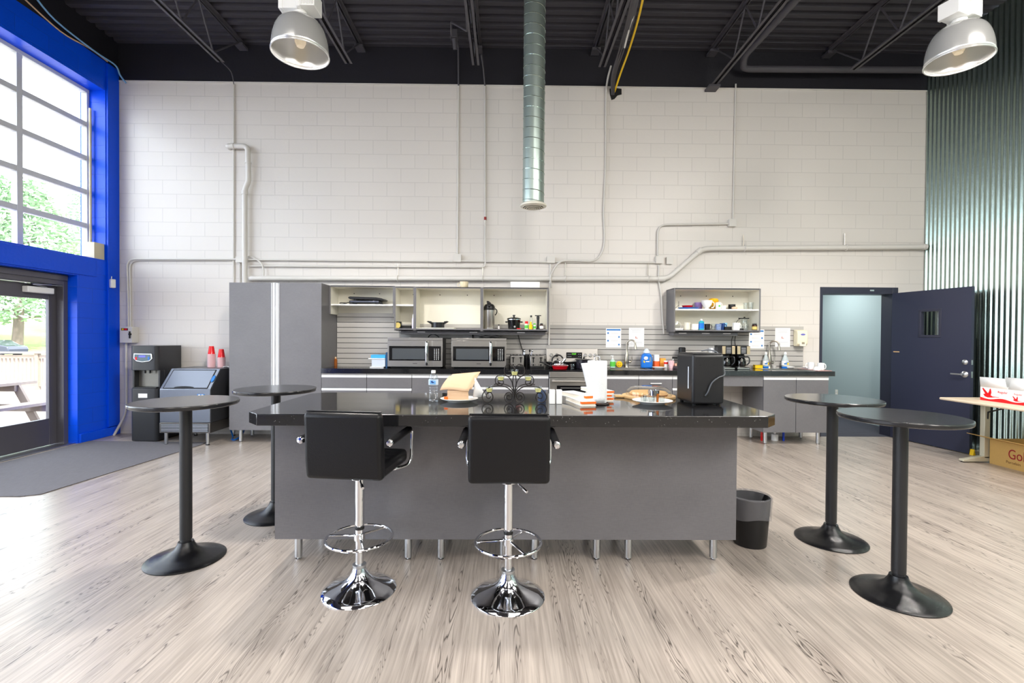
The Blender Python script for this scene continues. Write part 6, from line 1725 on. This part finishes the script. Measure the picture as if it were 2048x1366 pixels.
ob('window', G().box(-0.02, 0.02, -0.1195, -0.117, -0.085, -0.055), mat('smoke_window', lin(150, 140, 120), 0.2), sd_)
ob('emblem', G().prism([(0.034 * math.cos(R(a)), 0.055 + 0.014 * math.sin(R(a))) for a in range(0, 360, 20)], -0.1125, -0.108, 'y'), mat('lilac_print', lin(110, 110, 190), 0.5), sd_)
# bottles on the floor under the right sink
jar('white cleaning bottle on the floor under the sink cabinet', 1543, 1556, 861, 882, 6.75, 0.0, M['white'], M['white'], None, 0.3, name='cleaning_bottle', cat='bottle', neck=0.5)
one('red_brush', 'red handled brush on the floor under the sink cabinet', 'brush', G().box(-0.012, 0.012, -0.012, 0.012, 0, 0.16), M['red'], (3.62, 6.72, 0.0), bev=0.004)
one('blue_brush', 'blue handled brush on the floor under the sink cabinet', 'brush', G().box(-0.012, 0.012, -0.012, 0.012, 0, 0.16), mat('deep_blue_plastic', lin(30, 70, 200), 0.4), (3.93, 6.72, 0.0), bev=0.004)

# ================================================================== things on the island
ZI = 1.0125
bo = thing('water_bottle', 'clear plastic water bottle on the island', 'bottle', (-0.487, 3.19, ZI))
pf = [(0.028, 0), (0.031, 0.004), (0.032, 0.012)]
for k in range(9):
    z = 0.02 + 0.010 * k
    pf += [(0.0315 if k < 5 else 0.0295, z), (0.029 if k < 5 else 0.0275, z + 0.005)]
pf += [(0.031, 0.115), (0.0325, 0.12), (0.0325, 0.155), (0.028, 0.172), (0.016, 0.192), (0.0125, 0.197)]
ob('bottle', G().lathe(pf, seg=40), thin_glass('clear_pet', (0.93, 0.96, 0.98, 1), 0.04, 1.75), bo)
ob('label', G().lathe([(0.033, 0.118), (0.033, 0.154)], seg=40, cap=False), mat('clear_film_label', lin(220, 234, 246), 0.2, alpha=0.6), bo)
ob('label_print', G().prism([(-0.018, 0.125), (0.02, 0.123), (0.02, 0.148), (-0.018, 0.15)], -0.0336, -0.028, 'y'), mat('pale_blue_print', lin(120, 176, 226), 0.5), bo)
ob('label_logo', G().prism([(-0.012, 0.14), (-0.004, 0.148), (0.002, 0.14), (0.012, 0.138), (0.004, 0.132), (-0.006, 0.134)], -0.0341, -0.030, 'y'), mat('navy_logo', lin(20, 50, 130), 0.5), bo)
ob('cap', G().lathe([(0.0145, 0.196), (0.0145, 0.212), (0.013, 0.214)], seg=28), M['white'], bo)
plate('white plate under the brown napkins on the island', -0.318, 3.235, ZI, 0.128)
nk = thing('napkin_stack', 'stack of folded brown paper napkins on a white plate', 'napkins', (-0.325, 3.23, ZI + 0.0135))
q = random.Random(3)
for k in range(9):
    ob('napkin', G().box(-0.072 + 0.002 * q.random(), 0.066 + 0.004 * q.random(), -0.055, 0.055, 0.0075 * k, 0.0075 * k + 0.0068), M['kraft'], nk, rot=(0, 0, R(4)), bev=0.001)
def fold(y0, dz):
    rows = []
    for i in range(9):
        u = i / 8
        rows.append([(-0.115 + 0.19 * v + 0.03 * u + (0.02 * u), y0 - 0.06 + 0.10 * u, 0.070 + dz + 0.085 * u ** 0.8 + 0.018 * v * u + 0.006 * math.sin(5 * v + 2 * u) * (1 - u)) for v in [j / 8 for j in range(9)]])
    return rows
ob('draped_napkin', G().sheet(fold(0.0, 0.0)), M['kraft'], nk, solid=0.006)
ob('draped_napkin', G().sheet([[(p[0] + 0.02, p[1] + 0.012, p[2] + 0.012) for p in r] for r in fold(0.0, 0.0)]), M['kraft'], nk, solid=0.004)
wn_ = thing('white_napkin', 'white paper napkin leaning on the brown napkins', 'napkin', (-0.235, 3.25, ZI + 0.03))
ob('sheet', G().sheet([[(0.01 + 0.075 * v + 0.012 * u, -0.03 + 0.02 * v, 0.135 * (1 - v * 0.95) * u + 0.002) for u in (0, 0.5, 1)] for v in [j / 6 for j in range(7)]]), M['paper'], wn_, solid=0.002)
one('orange_token', 'small orange cap on the napkin plate', 'cap', G().lathe([(0.013, 0), (0.013, 0.016), (0.01, 0.018)], seg=20), M['orange'], (-0.400, 3.165, ZI + 0.024))
# scroll candelabra: wire scrolls in one upright plane, five glass cups
cd = thing('scroll_candelabra', 'bronze wire scroll candelabra on the island', 'candelabra', (0.053, 3.17, ZI))
KX = 3.17 / 956.5 / 11.378
def cpt(x, y):
    return ((x - 1012) * KX, 0, (1002 - y) * KX + 0.004)
half = [[(1014, 880), (1024, 700), (1050, 560), (1040, 420), (1016, 290), (1030, 200), (1110, 130), (1205, 160), (1245, 270), (1215, 370), (1140, 408), (1080, 365), (1090, 310), (1150, 300)],
        [(1018, 860), (1040, 680), (1075, 520), (1160, 410), (1290, 372), (1400, 395), (1448, 480), (1430, 570), (1355, 610), (1285, 590), (1262, 530), (1300, 480), (1370, 490), (1385, 540), (1340, 560)],
        [(1022, 830), (1060, 700), (1160, 610), (1290, 575), (1390, 575), (1480, 590)],
        [(1020, 850), (1090, 730), (1210, 645), (1350, 620), (1500, 635), (1640, 695), (1725, 800), (1745, 890), (1700, 970), (1620, 995), (1535, 960), (1500, 885), (1525, 800), (1590, 775), (1650, 820), (1640, 890), (1580, 905), (1550, 865)],
        [(1016, 800), (1022, 900), (1065, 970), (1140, 998), (1215, 955), (1238, 870), (1195, 790), (1120, 770), (1065, 820), (1075, 900), (1140, 930), (1185, 890), (1165, 840), (1120, 850)]]
for hpts in half:
    for s in (1, -1):
        pp_ = [cpt(1012 + s * (a - 1012), b) for a, b in hpts]
        ob('scroll', G().tube(smooth(pp_, 6), 0.0033, 8), M['wire'], cd)
ob('binding', G().cyl(cpt(1012, 880), cpt(1012, 740), 0.008, 14), M['wire'], cd)
for (cx_, cy_) in ((1012, 380), (700, 500), (1325, 500), (440, 765), (1555, 765)):
    p = cpt(cx_, cy_)
    gl_ = ob('glass_cup', G().lathe([(0.016, 0), (0.021, 0.012), (0.026, 0.04), (0.0245, 0.04), (0.0195, 0.012), (0.001, 0.003)], seg=28, cap=False), M['cglass'], cd, loc=(p[0], 0, p[2]))
    ob('candle', G().lathe([(0.0165, 0.003), (0.0215, 0.024), (0.001, 0.0245)], seg=24, cap=False), M['wax'], gl_)
    ob('candle_plate', G().lathe([(0.014, -0.002), (0.018, 0.0)], seg=20), M['wire'], gl_)
one('navy_tin', 'dark navy tin behind the right end of the candelabra', 'tin', G().lathe([(0.028, 0), (0.028, 0.075), (0.024, 0.078)], seg=28), mat('navy_tin_paint', lin(58, 72, 100), 0.35), (0.243, 3.26, ZI))
def shaker(label, x):
    t = thing('shaker', label, 'shaker', (x, 3.155, ZI), group='white salt and pepper shakers')
    ob('body', G().box(-0.0185, 0.0185, -0.0185, 0.0185, 0, 0.094), M['white'], t, bev=0.003, seg=3)
    for k in range(3):
        ob('hole', G().cyl((-0.006 + 0.006 * k, 0, 0.0942), (-0.006 + 0.006 * k, 0, 0.0946), 0.0012, 8), M['dark'], t)
    return t
shaker('white square shaker next to the candelabra', 0.302)
shaker('white square shaker next to the paper stacks', 0.348)
# paper pads with orange covers
cream = mat('cream_page_edge', lin(236, 224, 204), 0.8, noise=0.08, nscale=60, stretch=(1, 1, 30))
def pad(label, x, y, z, a, w_, d, h):
    t = thing('paperback', label, 'book', (x, y, z), R(a), 'orange spined paperbacks behind the paper towels')
    ob('pages', G().box(-w_, w_ - 0.003, -d + 0.003, d - 0.003, 0.0022, h - 0.0022), cream, t)
    ob('cover', G().box(-w_ - 0.002, w_, -d, d, 0, 0.002).box(-w_ - 0.002, w_, -d, d, h - 0.002, h), M['paper'], t)
    ob('spine', G().box(w_ - 0.002, w_ + 0.001, -d, d, h * 0.5, h).box(w_ - 0.02, w_, -d - 0.0005, -d + 0.001, h * 0.5, h), M['orange'], t)
pad('lowest orange paperback of the left pile', 0.497, 3.21, ZI, -78, 0.155, 0.05, 0.028)
pad('upper orange paperback of the left pile', 0.497, 3.255, ZI + 0.0285, -66, 0.155, 0.05, 0.03)
pad('lowest orange paperback behind the paper towels', 0.655, 3.43, ZI, -80, 0.155, 0.06, 0.024)
pad('middle orange paperback behind the paper towels', 0.66, 3.43, ZI + 0.0245, -88, 0.155, 0.06, 0.022)
pad('top orange paperback behind the paper towels', 0.65, 3.43, ZI + 0.047, -76, 0.155, 0.06, 0.024)
# paper towel roll on its holder
tw = thing('paper_towel_holder', 'wire holder of the paper towel roll on the island', 'holder', (0.603, 3.17, ZI))
ob('base_ring', G().tube([(0.078 * math.cos(R(a)), 0.078 * math.sin(R(a)), 0.005) for a in range(0, 360, 8)], 0.0045, 8, closed=True).tube([(-0.078, 0, 0.005), (0.078, 0, 0.005)], 0.004, 8), M['wire'], tw)
ob('rod', G().cyl((0, 0, 0.004), (0, 0, 0.285), 0.004, 10).tube([(0.018 * math.cos(R(a)), 0, 0.300 + 0.018 * math.sin(R(a))) for a in range(0, 360, 15)], 0.0035, 8, closed=True), M['chrome'], tw)
pr_ = thing('paper_towel_roll', 'white paper towel roll with a loose sheet flaring left', 'paper towels', (0.603, 3.17, ZI + 0.0105))
tm = mat('paper_towel', lin(226, 228, 230), 0.9, bump=0.25, bscale=160)
ob('roll', G().lathe([(0.02, 0.0), (0.062, 0.0), (0.064, 0.004), (0.064, 0.271), (0.062, 0.275), (0.02, 0.275), (0.02, 0.0)], seg=56, cap=False), tm, pr_)
rows = []
for i in range(13):
    u = i / 12
    row = []
    for j in range(9):
        v = j / 8
        z = 0.004 + 0.262 * v
        if u < 0.5:
            a = R(-50 - 80 * u * 2)      # hugs the roll's near face
            row.append((0.066 * math.cos(a), 0.066 * math.sin(a), z))
        else:
            s_ = (u - 0.5) * 2
            row.append((0.066 * math.cos(R(-130)) - s_ * (0.008 + 0.066 * v), 0.066 * math.sin(R(-130)) + 0.014 * s_ - 0.012 * v * s_, z - 0.006 * s_ * v))
    rows.append(row)
ob('loose_sheet', G().sheet(rows), tm, pr_, solid=0.0015)
plate('white plate with candle glasses left of the black appliance', 0.977, 3.185, ZI, 0.132)
q = random.Random(8)
for k, (dx, dy, m_, lb) in enumerate(((-0.065, -0.02, 'cglass', 'small candle glass at the left of the plate'), (-0.03, 0.045, 'cglass', 'small candle glass at the back of the plate'), (-0.015, -0.035, 'cglass', 'small candle glass at the front of the plate'),
                                      (0.025, -0.03, 'amber', 'amber bottle standing among the candle glasses'), (0.06, -0.01, 'cglass', 'small candle glass at the right of the plate'), (0.03, 0.045, 'cglass', 'small candle glass behind the amber bottle'))):
    h_ = 0.045 if m_ != 'amber' else 0.06
    r_ = 0.021 if m_ != 'amber' else 0.009
    one('candle_glass' if m_ != 'amber' else 'small_bottle', lb, 'glass' if m_ != 'amber' else 'bottle', G().lathe([(r_ * 0.8, 0), (r_, h_), (r_ * 0.9, h_), (r_ * 0.7, 0.004), (0.001, 0.004)], seg=24, cap=False), M[m_], (0.977 + dx, 3.185 + dy, ZI + 0.0095), 'glasses on the white plate')
one('steel_dish', 'shiny steel cup lying on the candle glasses', 'cup', G().lathe([(0.001, 0.0), (0.035, 0.0), (0.037, 0.034), (0.034, 0.034), (0.032, 0.004), (0.001, 0.004)], seg=32, cap=False), M['chrome'], (0.985, 3.185, ZI + 0.0555))
# cake board with clear dome behind the plate
bd = thing('serving_board', 'round wooden serving board behind the plate and the appliance', 'board', (1.045, 3.50, ZI))
ob('board', G().lathe([(0.188, 0.0), (0.19, 0.004), (0.19, 0.016), (0.188, 0.02)], seg=64), M['wood'], bd)
ob('handle', G().prism([(-0.25, -0.02), (-0.17, -0.035), (-0.17, 0.035), (-0.25, 0.02)], 0.002, 0.018, 'z'), M['wood'], bd, bev=0.003)
tk = thing('covered_cake', 'pastry under a clear plastic lid on the wooden board', 'cake', (1.045, 3.50, ZI + 0.0205))
ob('pastry', G().lathe([(0.13, 0), (0.14, 0.012), (0.125, 0.026), (0.001, 0.03)], seg=48, cap=False), mat('pastry', lin(222, 176, 120), 0.7, noise=0.2, nscale=30), tk)
ob('clear_lid', G().lathe([(0.165, 0.0), (0.158, 0.03), (0.13, 0.055), (0.10, 0.06), (0.001, 0.062)], seg=56, cap=False), M['cglass'], tk)
one('brass_knob', 'small round brass object right of the black appliance', 'ornament', G().sphere((0, 0, 0.016), 0.016), mat('brass', lin(220, 180, 100), 0.25, 0.9), (1.425, 3.2, ZI))
# black countertop appliance, its back to the room
fr = thing('air_fryer', 'black box shaped countertop appliance, back turned, on the island', 'appliance', (1.315, 3.24, ZI), R(2))
bk = mat('appliance_black', lin(28, 28, 31), 0.38)
ob('housing', G().box(-0.107, 0.107, -0.135, 0.135, 0.008, 0.335), bk, fr, bev=0.018, seg=4)
ob('top_cover', G().box(-0.095, 0.095, -0.122, 0.122, 0.3345, 0.341), M['black'], fr, bev=0.005)
ob('side_strip', G().box(-0.109, -0.1065, -0.075, -0.065, 0.105, 0.25), mat('pale_strip', lin(220, 226, 236), 0.3), fr)  # thin pale upright line on the left side
ob('socket_recess', G().box(-0.035, 0.0, -0.1365, -0.1345, 0.055, 0.095), M['dark'], fr, bev=0.004)
ob('vent_slot', G().box(-0.06, -0.052, -0.1362, -0.1345, 0.262, 0.266).box(0.03, 0.038, -0.1362, -0.1345, 0.262, 0.266), M['dark'], fr)
for fx in (-0.08, 0.08):
    for fy in (-0.1, 0.1):
        ob('foot', G().lathe([(0.012, 0), (0.012, 0.009)], (fx, fy, 0), 14), M['rubber'], fr)
ob('power_cord', G().tube(smooth([(-0.022, -0.137, 0.065), (-0.01, -0.148, 0.09), (0.015, -0.15, 0.15), (0.06, -0.148, 0.185), (0.112, -0.12, 0.20), (0.122, -0.09, 0.24), (0.112, -0.06, 0.30), (0.105, -0.03, 0.345), (0.06, 0.0, 0.36), (0.02, 0.02, 0.352)], 6), 0.0042, 8), mat('grey_cord', lin(90, 94, 100), 0.4), fr)
